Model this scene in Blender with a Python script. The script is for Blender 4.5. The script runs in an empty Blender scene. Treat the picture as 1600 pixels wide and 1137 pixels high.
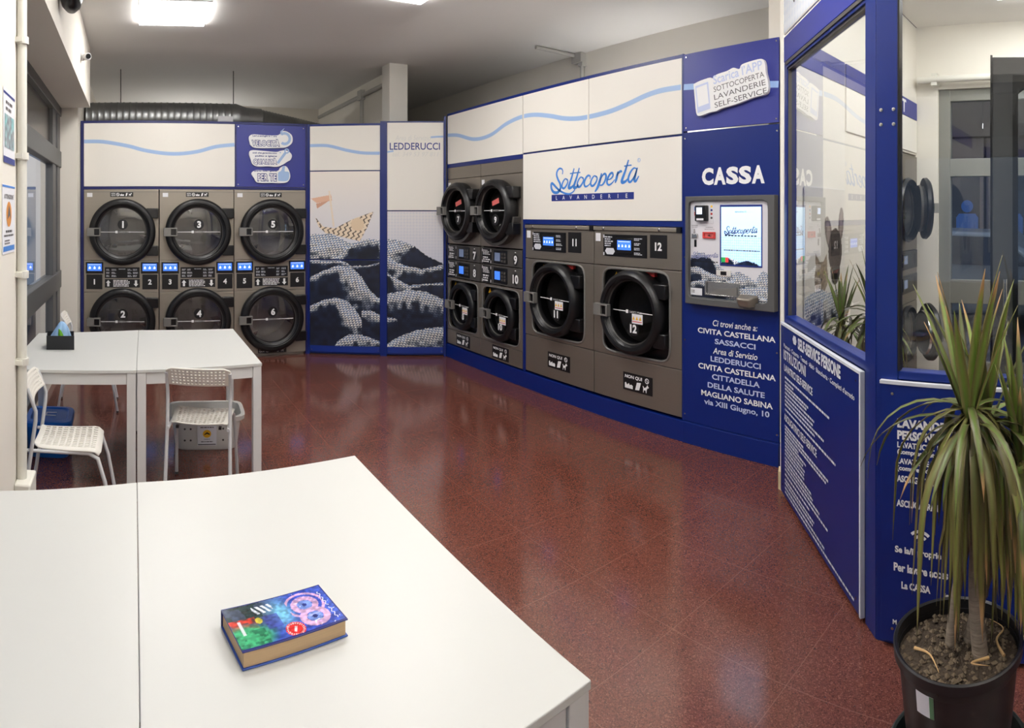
import bpy, bmesh, math, random
import numpy as np
from mathutils import Vector, Matrix
random.seed(7)
S = bpy.context.scene
C = S.collection
PI = math.pi

# ------------------------------------------------------------------ camera, world, exposure
PXF, HORIZON, CAM_H, YAW = 960.0, 334.5, 1.6, math.radians(35.17)
cam_d = bpy.data.cameras.new('camera')
cam_d.type = 'PANO'
cam_d.panorama_type = 'CENTRAL_CYLINDRICAL'      # the photograph is a swept phone panorama
cam_d.central_cylindrical_radius = 1.0
cam_d.central_cylindrical_range_u_min = -800 / PXF
cam_d.central_cylindrical_range_u_max = 800 / PXF
cam_d.central_cylindrical_range_v_min = -(1137 - HORIZON) / PXF
cam_d.central_cylindrical_range_v_max = HORIZON / PXF
cam_d.clip_start = 0.02
cam = bpy.data.objects.new('camera', cam_d)
C.objects.link(cam)
cam.location = (0, 0, CAM_H)
cam.rotation_euler = (PI / 2, 0, -YAW)
S.camera = cam

S.view_settings.view_transform = 'Standard'
S.view_settings.look = 'None'
S.view_settings.gamma = 1.0
S.view_settings.exposure = 0.0
S.view_settings.use_curve_mapping = False
LAMP = 32.5
world = bpy.data.worlds.new('dusk')
S.world = world
world.use_nodes = True
wb = world.node_tree.nodes['Background']
wb.inputs[0].default_value = (0.42, 0.50, 0.66, 1)
wb.inputs[1].default_value = 1.1
S.cycles.max_bounces = 10
S.cycles.transparent_max_bounces = 16
S.cycles.use_denoising = True
S.cycles.sample_clamp_indirect = 6.0


# ------------------------------------------------------------------ materials
def lin(c):
    c = np.asarray(c, float) / 255.0
    return np.where(c <= 0.04045, c / 12.92, ((c + 0.055) / 1.055) ** 2.4)


def rgba(c):
    l = lin(c)
    return (float(l[0]), float(l[1]), float(l[2]), 1.0)


def base(name):
    m = bpy.data.materials.new(name)
    m.use_nodes = True
    nt = m.node_tree
    return m, nt, nt.nodes, nt.links, nt.nodes['Principled BSDF']


def mat(name, col, rough=0.5, metal=0.0, spec=0.5, var=0.0, scale=8.0, bump=0.0, coat=0.0, aniso=None):
    m, nt, N, L, b = base(name)
    b.inputs['Roughness'].default_value = rough
    b.inputs['Metallic'].default_value = metal
    b.inputs['Specular IOR Level'].default_value = spec
    b.inputs['Coat Weight'].default_value = coat
    tc = N.new('ShaderNodeTexCoord')
    nz = N.new('ShaderNodeTexNoise')
    nz.inputs['Scale'].default_value = scale
    nz.inputs['Detail'].default_value = 4
    src = tc.outputs['Object']
    if aniso:
        mp = N.new('ShaderNodeMapping')
        mp.inputs['Scale'].default_value = aniso
        L.new(src, mp.inputs[0])
        src = mp.outputs[0]
    L.new(src, nz.inputs['Vector'])
    mr = N.new('ShaderNodeMapRange')
    mr.inputs['To Min'].default_value = 1 - var
    mr.inputs['To Max'].default_value = 1 + var
    L.new(nz.outputs['Fac'], mr.inputs['Value'])
    mx = N.new('ShaderNodeVectorMath')
    mx.operation = 'SCALE'
    mx.inputs[0].default_value = rgba(col)[:3]
    L.new(mr.outputs[0], mx.inputs['Scale'])
    L.new(mx.outputs[0], b.inputs['Base Color'])
    if bump:
        bp = N.new('ShaderNodeBump')
        bp.inputs['Strength'].default_value = bump
        bp.inputs['Distance'].default_value = 0.01
        L.new(nz.outputs['Fac'], bp.inputs['Height'])
        L.new(bp.outputs[0], b.inputs['Normal'])
    return m


def emit(name, col, strength):
    m, nt, N, L, b = base(name)
    b.inputs['Base Color'].default_value = rgba(col)
    b.inputs['Emission Color'].default_value = rgba(col)
    b.inputs['Emission Strength'].default_value = strength
    b.inputs['Roughness'].default_value = 0.2
    return m


def glass(name, tint, boost=1.0, rough=0.0):
    """thin pane: clear from inside its own thickness, mirror by Fresnel on the outer faces"""
    m, nt, N, L, b = base(name)
    N.remove(b)
    out = N['Material Output']
    tr = N.new('ShaderNodeBsdfTransparent')
    tr.inputs[0].default_value = (*tint, 1)
    gl = N.new('ShaderNodeBsdfGlossy')
    gl.inputs['Roughness'].default_value = rough
    gl.inputs[0].default_value = (1, 1, 1, 1)
    fr = N.new('ShaderNodeFresnel')
    fr.inputs[0].default_value = 1.5
    geo = N.new('ShaderNodeNewGeometry')
    k = N.new('ShaderNodeMath'); k.operation = 'MULTIPLY'; k.inputs[1].default_value = boost
    k.use_clamp = True
    inv = N.new('ShaderNodeMath'); inv.operation = 'SUBTRACT'; inv.inputs[0].default_value = 1
    mu = N.new('ShaderNodeMath'); mu.operation = 'MULTIPLY'
    mix = N.new('ShaderNodeMixShader')
    L.new(fr.outputs[0], k.inputs[0])
    L.new(geo.outputs['Backfacing'], inv.inputs[1])
    L.new(k.outputs[0], mu.inputs[0]); L.new(inv.outputs[0], mu.inputs[1])
    L.new(mu.outputs[0], mix.inputs[0])
    L.new(tr.outputs[0], mix.inputs[1]); L.new(gl.outputs[0], mix.inputs[2])
    L.new(mix.outputs[0], out.inputs[0])
    return m


def printed(name, rough=0.35, em=0.0):
    m, nt, N, L, b = base(name)
    a = N.new('ShaderNodeAttribute')
    a.attribute_name = 'ink'
    L.new(a.outputs['Color'], b.inputs['Base Color'])
    b.inputs['Roughness'].default_value = rough
    if em:
        L.new(a.outputs['Color'], b.inputs['Emission Color'])
        b.inputs['Emission Strength'].default_value = em
    return m


def floor_material():
    m, nt, N, L, b = base('red_terrazzo_tile')
    tc = N.new('ShaderNodeTexCoord')
    sp = N.new('ShaderNodeSeparateXYZ')
    L.new(tc.outputs['Object'], sp.inputs[0])

    def joint(sock, off):
        a = N.new('ShaderNodeMath'); a.operation = 'ADD'; a.inputs[1].default_value = off
        L.new(sock, a.inputs[0])
        w = N.new('ShaderNodeMath'); w.operation = 'PINGPONG'; w.inputs[1].default_value = 0.25
        L.new(a.outputs[0], w.inputs[0])
        c = N.new('ShaderNodeMath'); c.operation = 'LESS_THAN'; c.inputs[1].default_value = 0.0012
        L.new(w.outputs[0], c.inputs[0])
        return c.outputs[0]
    j1 = joint(sp.outputs['X'], 100 - 2.32)
    j2 = joint(sp.outputs['Y'], 100 - 1.02)
    mx = N.new('ShaderNodeMath'); mx.operation = 'MAXIMUM'
    L.new(j1, mx.inputs[0]); L.new(j2, mx.inputs[1])
    vo = N.new('ShaderNodeTexVoronoi'); vo.inputs['Scale'].default_value = 260
    L.new(tc.outputs['Object'], vo.inputs['Vector'])
    rp = N.new('ShaderNodeValToRGB')
    e = rp.color_ramp.elements
    e[0].position = 0.0; e[0].color = rgba((66, 36, 30))
    e[1].position = 1.0; e[1].color = rgba((142, 96, 80))
    n = e.new(0.35); n.color = rgba((94, 54, 45))
    n = e.new(0.75); n.color = rgba((114, 66, 54))
    L.new(vo.outputs['Color'], rp.inputs[0])
    nz = N.new('ShaderNodeTexNoise'); nz.inputs['Scale'].default_value = 1.7; nz.inputs['Detail'].default_value = 6
    L.new(tc.outputs['Object'], nz.inputs['Vector'])
    mr = N.new('ShaderNodeMapRange'); mr.inputs['To Min'].default_value = 0.78; mr.inputs['To Max'].default_value = 1.2
    L.new(nz.outputs['Fac'], mr.inputs[0])
    sc = N.new('ShaderNodeVectorMath'); sc.operation = 'SCALE'
    L.new(rp.outputs[0], sc.inputs[0]); L.new(mr.outputs[0], sc.inputs['Scale'])
    mix = N.new('ShaderNodeMix'); mix.data_type = 'RGBA'
    L.new(mx.outputs[0], mix.inputs[0])
    L.new(sc.outputs[0], mix.inputs[6])
    mix.inputs[7].default_value = rgba((128, 86, 73))
    L.new(mix.outputs[2], b.inputs['Base Color'])
    r2 = N.new('ShaderNodeMapRange'); r2.inputs['To Min'].default_value = 0.07; r2.inputs['To Max'].default_value = 0.20
    L.new(nz.outputs['Fac'], r2.inputs[0])
    L.new(r2.outputs[0], b.inputs['Roughness'])
    b.inputs['Specular IOR Level'].default_value = 0.8
    return m


M = dict(
    floor=floor_material(),
    ceiling=mat('ceiling_paint', (232, 230, 226), 0.9, var=0.03, scale=1.2),
    wall=mat('white_wall_paint', (232, 227, 216), 0.85, var=0.02, scale=3, bump=0.05),
    white=mat('white_laminate_panel', (236, 232, 223), 0.42, var=0.01, scale=2),
    blue=mat('blue_laminate', (6, 34, 110), 0.36, spec=0.4, var=0.04, scale=2),
    blue_band=mat('blue_laminate_sheen', (44, 52, 138), 0.4, var=0.03, scale=2),  # paler blue: sheen on the high panels put into the colour
    blue_dark=mat('dark_blue_edge', (14, 24, 92), 0.45),
    stripe=mat('pale_blue_print', (160, 188, 226), 0.4),
    ink_blue=mat('navy_print', (28, 46, 128), 0.4),
    ink_logo=mat('sky_blue_print', (62, 132, 214), 0.4),
    ink_white=mat('white_print', (240, 240, 240), 0.5),
    ink_pale=mat('pale_grey_print', (214, 217, 224), 0.5),
    ink_lilac=mat('pale_lilac_print', (196, 206, 236), 0.5),
    ink_grey=mat('grey_print', (96, 94, 96), 0.5),
    ink_black=mat('black_print', (18, 18, 20), 0.4),
    champagne=mat('brushed_champagne_steel', (158, 150, 138), 0.42, metal=0.65, var=0.06, scale=6, aniso=(1, 1, 40)),
    bronze=mat('brushed_dark_steel', (142, 134, 124), 0.40, metal=0.7, var=0.07, scale=6, aniso=(1, 1, 40)),
    bronze_dark=mat('dark_grey_plastic', (72, 69, 66), 0.45, var=0.04),
    steel=mat('bright_steel', (196, 194, 190), 0.25, metal=1.0, var=0.05, scale=20),
    grey_plastic=mat('grey_plastic', (128, 126, 122), 0.4, metal=0.3),
    rubber=mat('black_rubber', (16, 16, 18), 0.38, spec=0.45, var=0.15, scale=12),
    black=mat('black_plastic', (14, 14, 16), 0.3, spec=0.5),
    drum=mat('drum_steel', (170, 168, 164), 0.3, metal=0.9, var=0.1, scale=30),
    screen=emit('blue_lcd', (64, 118, 226), 0.95),
    screen_dim=emit('dim_lcd', (104, 116, 142), 0.45),
    screen_icon=emit('lcd_icon', (215, 228, 255), 1.0),
    door_glass=glass('smoked_door_glass', (0.56, 0.56, 0.58), 2.2),
    pane=glass('clear_pane', (0.93, 0.95, 0.95), 1.75),
    pane_win=glass('window_pane', (0.80, 0.83, 0.85), 1.6),
    table=mat('white_melamine', (203, 203, 198), 0.38, var=0.008, scale=3),
    table_frame=mat('white_powder_coated_steel', (214, 213, 210), 0.4, var=0.01),
    chair=mat('white_plastic_chair', (232, 228, 218), 0.42),
    chair_steel=mat('white_tube_steel', (206, 206, 206), 0.35),
    chair_foot=mat('grey_rubber_foot', (70, 70, 70), 0.7),
    alu=mat('dark_grey_aluminium', (92, 92, 92), 0.45, metal=0.2, var=0.04),
    alu_mid=mat('grey_aluminium', (136, 136, 130), 0.5, metal=0.2, var=0.04),
    smoked=mat('smoked_transom_panel', (70, 64, 58), 0.25, var=0.25, scale=3),
    pipe=mat('white_conduit', (222, 220, 210), 0.5),
    pipe_grey=mat('grey_painted_conduit', (176, 174, 168), 0.6),
    beige=mat('beige_skirting', (206, 190, 150), 0.6),
    duct=mat('galvanised_duct', (150, 152, 152), 0.4, metal=1.0, var=0.15, scale=10),
    lamp=emit('led_diffuser', (255, 252, 249), LAMP),
    fill_tube_low=emit('added_fill_tube_dim', (255, 252, 249), LAMP * 1.15),  # dimmer glow for the fill lights added behind the machines
    tube=emit('added_fill_tube', (255, 252, 249), LAMP * 8.5),  # glow of the added fill lights behind the viewer
    lamp_frame=mat('lamp_frame', (235, 235, 235), 0.5),
    crate_blue=mat('blue_bin_plastic', (10, 92, 178), 0.32),
    crate_white=mat('white_crate_plastic', (214, 212, 206), 0.45),
    paper=mat('white_paper', (232, 232, 236), 0.7),
    yellow=mat('yellow_print', (240, 186, 40), 0.5),
    orange=mat('orange_print', (226, 150, 70), 0.5),
    red=mat('red_print', (205, 60, 56), 0.5),
    redlabel=mat('pink_red_label', (214, 104, 100), 0.5),
    cloth_blue=mat('pale_blue_cloth', (150, 186, 222), 0.85, var=0.08, scale=20, bump=0.3),
    cloth_green=mat('green_cloth', (92, 156, 30), 0.8, var=0.1, scale=20, bump=0.3),
    card=mat('black_card', (20, 22, 26), 0.55, var=0.1),
    pages=mat('book_pages', (196, 166, 128), 0.8, var=0.1, scale=4, aniso=(1, 1, 160)),
    print=printed('printed_sheet'),
    screen_print=printed('lit_screen_print', 0.15, 1.0),
    cover=printed('glossy_book_cover', 0.16),
    leaf=printed('strap_leaf', 0.42),
    bark=mat('pale_ringed_cane', (134, 120, 104), 0.85, var=0.25, scale=9, aniso=(1, 1, 12), bump=0.6),
    soil=mat('dark_potting_soil', (66, 54, 42), 0.95, var=0.5, scale=90, bump=1.0),
    pebble=mat('soil_crumbs', (104, 90, 72), 0.9, var=0.4, scale=40),
    dead=mat('dry_leaf', (206, 168, 116), 0.7, var=0.2),
    pot=mat('black_plant_pot', (22, 22, 25), 0.42, var=0.1, scale=3),
    saucer=mat('dark_green_grey_saucer', (52, 58, 55), 0.5),
    brick=mat('brown_facade', (120, 104, 98), 0.9, var=0.15, scale=4),
    bronze_frame=mat('brown_window_frame', (140, 118, 112), 0.6),
    dark_glass=mat('dark_shop_glass', (34, 40, 56), 0.12, spec=0.8),
    decal_blue=mat('blue_decal', (50, 130, 225), 0.4),
    asphalt=mat('pavement', (96, 96, 104), 0.9, var=0.2, scale=5),
    carpaint=mat('silver_car_paint', (168, 172, 180), 0.3, metal=0.4),
)


# ------------------------------------------------------------------ mesh building
class MB:
    def __init__(s):
        s.v, s.f = [], []

    def add(s, vs, fs):
        n = len(s.v)
        s.v += [tuple(p) for p in vs]
        s.f += [tuple(i + n for i in f) for f in fs]
        return s

    def box(s, x0, x1, y0, y1, z0, z1):
        v = [(x, y, z) for z in (z0, z1) for y in (y0, y1) for x in (x0, x1)]
        return s.add(v, [(0, 2, 3, 1), (4, 5, 7, 6), (0, 1, 5, 4), (2, 6, 7, 3), (0, 4, 6, 2), (1, 3, 7, 5)])

    def prism(s, pts, y0, y1):
        """outline in the xz plane, extruded along y"""
        n = len(pts)
        v = [(x, y0, z) for x, z in pts] + [(x, y1, z) for x, z in pts]
        f = [tuple(range(n)), tuple(range(2 * n - 1, n - 1, -1))]
        f += [(i, i + n, (i + 1) % n + n, (i + 1) % n) for i in range(n)]
        return s.add(v, f)

    def slab(s, pts, z0, z1):
        """outline in the xy plane, extruded along z"""
        n = len(pts)
        v = [(x, y, z0) for x, y in pts] + [(x, y, z1) for x, y in pts]
        f = [tuple(range(n)), tuple(range(2 * n - 1, n - 1, -1))]
        f += [(i, i + n, (i + 1) % n + n, (i + 1) % n) for i in range(n)]
        return s.add(v, f)

    def sheet(s, pts, y):
        return s.add([(x, y, z) for x, z in pts], [tuple(range(len(pts)))])

    def rect(s, x0, x1, z0, z1, y):
        return s.sheet([(x0, z0), (x1, z0), (x1, z1), (x0, z1)], y)

    def disc(s, cx, cz, r, y, n=28, rz=None):
        rz = rz or r
        return s.sheet([(cx + r * math.cos(2 * PI * i / n), cz + rz * math.sin(2 * PI * i / n)) for i in range(n)], y)

    def ribbon(s, pts, w, y, w2=None):
        """band of width w along a polyline in the xz plane"""
        pts = [Vector(p) for p in pts]
        L, R = [], []
        for i, p in enumerate(pts):
            a = pts[max(i - 1, 0)]
            b = pts[min(i + 1, len(pts) - 1)]
            t = (b - a).normalized()
            n = Vector((-t.y, t.x))
            ww = w if not callable(w) else w(i / (len(pts) - 1))
            L.append(p + n * ww / 2)
            R.append(p - n * ww / 2)
        v = [(p.x, y, p.y) for p in L] + [(p.x, y, p.y) for p in R]
        k = len(pts)
        return s.add(v, [(i, i + 1, i + 1 + k, i + k) for i in range(k - 1)])

    def ring2d(s, cx, cz, ro, ri, y, n=32, a0=0, a1=2 * PI):
        v = []
        for i in range(n + 1):
            a = a0 + (a1 - a0) * i / n
            v += [(cx + ro * math.cos(a), y, cz + ro * math.sin(a)), (cx + ri * math.cos(a), y, cz + ri * math.sin(a))]
        return s.add(v, [(2 * i, 2 * i + 2, 2 * i + 3, 2 * i + 1) for i in range(n)])

    def lathe(s, prof, cx=0, c2=0, n=56, axis='y', close=False):
        """prof = [(r, t)]: revolved about the y axis (facing a wall) or z axis (standing)"""
        v, f, rows = [], [], []
        for r, t in prof:
            if r < 1e-6:
                rows.append([len(v)])
                v.append((cx, t, c2) if axis == 'y' else (cx, c2, t))
                continue
            row = []
            for i in range(n):
                a = 2 * PI * i / n
                row.append(len(v))
                v.append((cx + r * math.cos(a), t, c2 + r * math.sin(a)) if axis == 'y' else (cx + r * math.cos(a), c2 + r * math.sin(a), t))
            rows.append(row)
        seq = list(zip(rows, rows[1:]))
        if close:
            seq.append((rows[-1], rows[0]))
        for a, b in seq:
            if len(a) == 1 and len(b) == 1:
                continue
            for i in range(n):
                j = (i + 1) % n
                if len(a) == 1:
                    f.append((a[0], b[i], b[j]))
                elif len(b) == 1:
                    f.append((a[i], a[j], b[0]))
                else:
                    f.append((a[i], a[j], b[j], b[i]))
        return s.add(v, f)

    def tube(s, pts, r, n=10, cap=True):
        pts = [Vector(p) for p in pts]
        v, f = [], []
        up = Vector((0.123, 0.456, 0.88)).normalized()
        for i, p in enumerate(pts):
            t = (pts[min(i + 1, len(pts) - 1)] - pts[max(i - 1, 0)]).normalized()
            a = t.cross(up).normalized()
            b = t.cross(a)
            rr = r(i / (len(pts) - 1)) if callable(r) else r
            for k in range(n):
                q = 2 * PI * k / n
                v.append(p + a * math.cos(q) * rr + b * math.sin(q) * rr)
        for i in range(len(pts) - 1):
            for k in range(n):
                f.append((i * n + k, i * n + (k + 1) % n, (i + 1) * n + (k + 1) % n, (i + 1) * n + k))
        if cap:
            f.append(tuple(range(n)))
            f.append(tuple((len(pts) - 1) * n + k for k in range(n)))
        return s.add(v, f)

    def plate(s, x0, x1, z0, z1, cx, cz, hole, y0, y1, n=72):
        """rectangular plate with one hole; hole(angle) -> radius"""
        angs = [2 * PI * i / n for i in range(n)]
        for x in (x0, x1):
            for z in (z0, z1):
                angs.append(math.atan2(z - cz, x - cx) % (2 * PI))
        angs = sorted(set(round(a, 6) for a in angs))
        I, O = [], []
        for a in angs:
            c, q = math.cos(a), math.sin(a)
            r = hole(a)
            I.append((cx + r * c, cz + r * q))
            t = 1e9
            if c > 1e-9: t = min(t, (x1 - cx) / c)
            if c < -1e-9: t = min(t, (x0 - cx) / c)
            if q > 1e-9: t = min(t, (z1 - cz) / q)
            if q < -1e-9: t = min(t, (z0 - cz) / q)
            O.append((cx + t * c, cz + t * q))
        k = len(angs)
        v = [(x, y0, z) for x, z in O] + [(x, y0, z) for x, z in I] + [(x, y1, z) for x, z in O] + [(x, y1, z) for x, z in I]
        f = []
        for i in range(k):
            j = (i + 1) % k
            f += [(i, j, k + j, k + i), (2 * k + i, 3 * k + i, 3 * k + j, 2 * k + j), (k + i, k + j, 3 * k + j, 3 * k + i), (i, 2 * k + i, 2 * k + j, j)]
        return s.add(v, f)

    def build(s, name, m, parent=None, bevel=0.0, smooth=True, kind=None, seg=2, angle=38):
        me = bpy.data.meshes.new(name)
        me.from_pydata(s.v, [], s.f)
        bm = bmesh.new()
        bm.from_mesh(me)
        bmesh.ops.recalc_face_normals(bm, faces=bm.faces)
        bm.to_mesh(me)
        bm.free()
        if smooth:
            me.shade_smooth()
            me.set_sharp_from_angle(angle=math.radians(angle))
        me.materials.append(m)
        o = bpy.data.objects.new(name, me)
        C.objects.link(o)
        if parent:
            o.parent = parent
        if bevel:
            md = o.modifiers.new('edge', 'BEVEL')
            md.width = bevel
            md.segments = seg
            md.limit_method = 'ANGLE'
            md.angle_limit = math.radians(50)
        if kind:
            o['kind'] = kind
        return o


def circ(r):
    return lambda a: r


def rrect(hx, hz, n=9):
    return lambda a: 1 / ((abs(math.cos(a)) / hx) ** n + (abs(math.sin(a)) / hz) ** n) ** (1 / n)


def thing(name, label, cat, loc=(0, 0, 0), rz=0, group=None):
    o = bpy.data.objects.new(name, None)
    o.empty_display_size = 0.1
    C.objects.link(o)
    o.location = loc
    o.rotation_euler = (0, 0, rz)
    return tag(o, label, cat, group)


def tag(o, label, cat, group=None, loc=None, rz=None):
    o['label'] = label
    o['category'] = cat
    if group:
        o['group'] = group
    if loc is not None:
        o.location = loc
    if rz is not None:
        o.rotation_euler = (0, 0, rz)
    return o


def struct(o):
    o['kind'] = 'structure'
    return o


_fc = {}


def glyphs(s, bold, shear, spacing):
    key = (s, bold, shear, spacing)
    if key not in _fc:
        cu = bpy.data.curves.new('t', 'FONT')
        cu.body = s
        cu.size = 1
        cu.offset = bold
        cu.shear = shear
        cu.space_character = spacing
        cu.resolution_u = 3
        ob = bpy.data.objects.new('t', cu)
        C.objects.link(ob)
        dg = bpy.context.evaluated_depsgraph_get()
        me = bpy.data.meshes.new_from_object(ob.evaluated_get(dg))
        v = np.array([tuple(q.co)[:2] for q in me.vertices])
        f = [tuple(p.vertices) for p in me.polygons]
        bpy.data.objects.remove(ob)
        bpy.data.curves.remove(cu)
        bpy.data.meshes.remove(me)
        _fc[key] = (v, f)
    return _fc[key]


def text(mb, s, x0, x1, z0, z1, y=-0.0015, bold=0.0, shear=0.0, spacing=1.0, fit='box', rot=0.0, ref=None):
    """letters fitted into the box x0..x1, z0..z1 on a wall; fit 'l'/'c' keeps the proportions by height"""
    v, f = glyphs(s, bold, shear, spacing)
    vr = v if ref is None else glyphs(s, ref, shear, spacing)[0]
    lo, hi = vr.min(0), vr.max(0)
    k = (z1 - z0) / (hi[1] - lo[1])
    kx = (x1 - x0) / (hi[0] - lo[0]) if fit == 'box' else k
    X = (v[:, 0] - lo[0]) * kx
    Z = (v[:, 1] - lo[1]) * k
    if fit == 'c':
        X = X + (x0 + x1) / 2 - (hi[0] - lo[0]) * kx / 2
    else:
        X = X + x0
    Z = Z + z0
    if rot:
        cx, cz = (x0 + x1) / 2, (z0 + z1) / 2
        c, q = math.cos(rot), math.sin(rot)
        X, Z = cx + (X - cx) * c - (Z - cz) * q, cz + (X - cx) * q + (Z - cz) * c
    mb.add([(float(a), y, float(b)) for a, b in zip(X, Z)], f)
    return mb


def smooth_path(P, n=8):
    P = [Vector(p) for p in P]
    out = []
    for i in range(len(P) - 1):
        a, b, c, d = P[max(i - 1, 0)], P[i], P[i + 1], P[min(i + 2, len(P) - 1)]
        for k in range(n):
            t = k / n
            out.append(0.5 * ((2 * b) + (c - a) * t + (2 * a - 5 * b + 4 * c - d) * t * t + (3 * b - a - 3 * c + d) * t ** 3))
    out.append(P[-1])
    return out


def print_grid(name, x0, x1, z0, z1, step, func, parent, y=-0.0012, m=None, flat=False):
    """a printed sheet: fine grid whose vertex attribute 'ink' is the picture (sRGB 0..255 from func)"""
    nx = max(2, int((x1 - x0) / step) + 1)
    nz = max(2, int((z1 - z0) / step) + 1)
    xs, zs = np.linspace(x0, x1, nx), np.linspace(z0, z1, nz)
    X, Z = np.meshgrid(xs, zs)
    col = lin(np.clip(func(X, Z), 0, 255))
    n = nx * nz
    co = np.zeros((n, 3))
    co[:, 0] = X.ravel()
    if flat:
        co[:, 1] = Z.ravel(); co[:, 2] = y
    else:
        co[:, 1] = y; co[:, 2] = Z.ravel()
    idx = np.arange(n).reshape(nz, nx)
    q = np.stack([idx[:-1, :-1], idx[:-1, 1:], idx[1:, 1:], idx[1:, :-1]], -1).reshape(-1, 4)
    me = bpy.data.meshes.new(name)
    me.from_pydata(co.tolist(), [], q.tolist())
    at = me.attributes.new('ink', 'FLOAT_COLOR', 'POINT')
    rgb = np.ones((n, 4))
    rgb[:, :3] = col.reshape(n, 3)
    at.data.foreach_set('color', rgb.ravel().astype(np.float32))
    me.materials.append(m or M['print'])
    o = bpy.data.objects.new(name, me)
    C.objects.link(o)
    o.parent = parent
    return o


def inpoly(X, Z, P):
    ins = np.zeros(X.shape, bool)
    n = len(P)
    for i in range(n):
        x1, z1 = P[i]
        x2, z2 = P[(i + 1) % n]
        c = (z1 > Z) != (z2 > Z)
        with np.errstate(divide='ignore', invalid='ignore'):
            ins ^= c & (X < (x2 - x1) * (Z - z1) / (z2 - z1 + 1e-12) + x1)
    return ins


def vnoise(X, Z, seed=0):
    def h(i, j):
        v = np.sin(i * 127.1 + j * 311.7 + seed * 74.7) * 43758.5453
        return v - np.floor(v)
    i, j = np.floor(X), np.floor(Z)
    u, w = X - i, Z - j
    u, w = u * u * (3 - 2 * u), w * w * (3 - 2 * w)
    return (h(i, j) * (1 - u) + h(i + 1, j) * u) * (1 - w) + (h(i, j + 1) * (1 - u) + h(i + 1, j + 1) * u) * w


def blend(img, mask, col):
    m = np.clip(mask, 0, 1)[..., None]
    return img * (1 - m) + np.asarray(col, float) * m


def knit_layers(img, X, Z, layers, sc=1.0):
    """rolls of navy and cream knitted cloth, painted back to front"""
    for li, (pts, thick, skew) in enumerate(layers):
        px = [p[0] for p in pts]
        pz = [p[1] for p in pts]
        ridge = np.interp(X, px, pz)
        ridge = ridge + (vnoise(X / (0.02 * sc), Z * 0, li) - 0.5) * 0.012 * sc
        act = (X >= px[0] - 1e-6) & (X <= px[-1] + 1e-6)
        t = ridge - Z
        ins = act & (t > 0)
        th = np.interp(X, px, [thick] * len(px)) if np.isscalar(thick) else np.interp(X, px, thick)
        n1 = vnoise(X / (0.05 * sc), Z / (0.05 * sc), 5 + li)
        edge = t / (th * 1.45 * (0.55 + 0.9 * n1) + 1e-6)
        u = (X + skew * Z) / (0.036 * sc)
        w = (Z - skew * 0.4 * X) / (0.026 * sc) + 0.6 * np.abs((u % 1) - 0.5) * 2
        st = np.clip((np.sin(2 * PI * w) + 0.5) * 2.4, 0, 1) * np.clip(1.2 - np.abs((u % 1) - 0.5) ** 3 * 8, 0.1, 1)
        tone = vnoise(X / (0.013 * sc), Z / (0.013 * sc), 9)
        dark = np.stack([14 + 14 * n1, 19 + 18 * n1, 32 + 30 * n1], -1)
        cream = np.stack([232 + 23 * tone, 226 + 28 * tone, 214 + 34 * tone], -1)
        gap = np.stack([22 + 50 * tone, 52 + 66 * tone, 94 + 80 * tone], -1)
        lit = gap * (1 - st[..., None]) + cream * st[..., None]
        k = np.clip((1.0 - edge) * 2.2, 0, 1) * np.where(edge > .35, np.clip(st * 1.6, .25, 1), 1)
        dim = np.clip((1.9 - edge) * 0.9, 0, 1) * st * 0.28
        c = dark * (1 - dim[..., None]) + np.array([70, 104, 140]) * dim[..., None]
        c = c * (1 - k[..., None]) + lit * k[..., None]
        img = np.where(ins[..., None], c, img)
    return img


RW = -PI / 2                     # things on the right-hand wall: local x runs towards the camera
RX = 3.37


def onR(y_left):
    return (RX, y_left, 0)


# ------------------------------------------------------------------ room shell
CEIL = 3.35
st = lambda mb, name, m, **k: struct(mb.build(name, m, smooth=False, **k))
st(MB().box(-1.0, 6.2, -3.1, 10.0, -0.12, 0.0), 'floor', M['floor'])
st(MB().box(-1.0, 2.15, -3.1, 10.0, CEIL, CEIL + 0.1).box(2.15, 4.6, 1.84, 10.0, CEIL, CEIL + 0.1).slab([(2.15, .82), (3.1, 1.76), (2.15, 1.76)], CEIL, CEIL + 0.1), 'ceiling', M['ceiling'])
st(MB().box(2.15, 6.2, -3.1, 1.84, 3.5, 3.6), 'ceiling_side', M['ceiling'])
st(MB().box(-1.0, 4.6, 9.8, 10.0, 0, CEIL), 'wall_back', M['wall'])
st(MB().box(4.46, 4.6, 2.05, 9.8, 0, CEIL), 'wall_right', M['wall'])
st(MB().box(-1.0, 6.2, -3.1, -3.0, 0, 3.5), 'wall_front', M['wall'])
# left wall: a stub beside the dryers, the sill wall and the wall over the window
st(MB().box(-1.0, -0.605, 6.46, 9.8, 0, CEIL).box(-0.9, -0.78, -3.0, 6.46, 2.74, CEIL).box(-0.9, -0.78, -3.0, 6.46, 0, 0.10), 'wall_left', M['wall'])
st(MB().box(-0.77, -0.50, 2.08, 2.69, 0, 2.715), 'wall_pillar', M['wall'])
st(MB().box(-0.775, -0.47, -3.0, 6.44, 2.72, CEIL - 0.002), 'trim_1', M['wall'])          # boxed beam along the window wall
st(MB().box(2.86, 3.09, 6.50, 6.72, 0, CEIL), 'trim_2', mat('column_paint', (226, 224, 216), 0.85))
st(MB().box(3.02, 3.09, 6.72, 9.8, 0, CEIL), 'wall_inner', M['wall'])
st(MB().tube([(3.0, 9.7, 3.20), (3.0, 6.75, 3.20)], 0.03).tube([(3.0, 7.75, 3.2), (3.0, 7.75, 2.3)], 0.025)
   .box(2.96, 3.03, 7.68, 7.82, 3.14, 3.27), 'trim_3', M['pipe_grey'])
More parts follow.
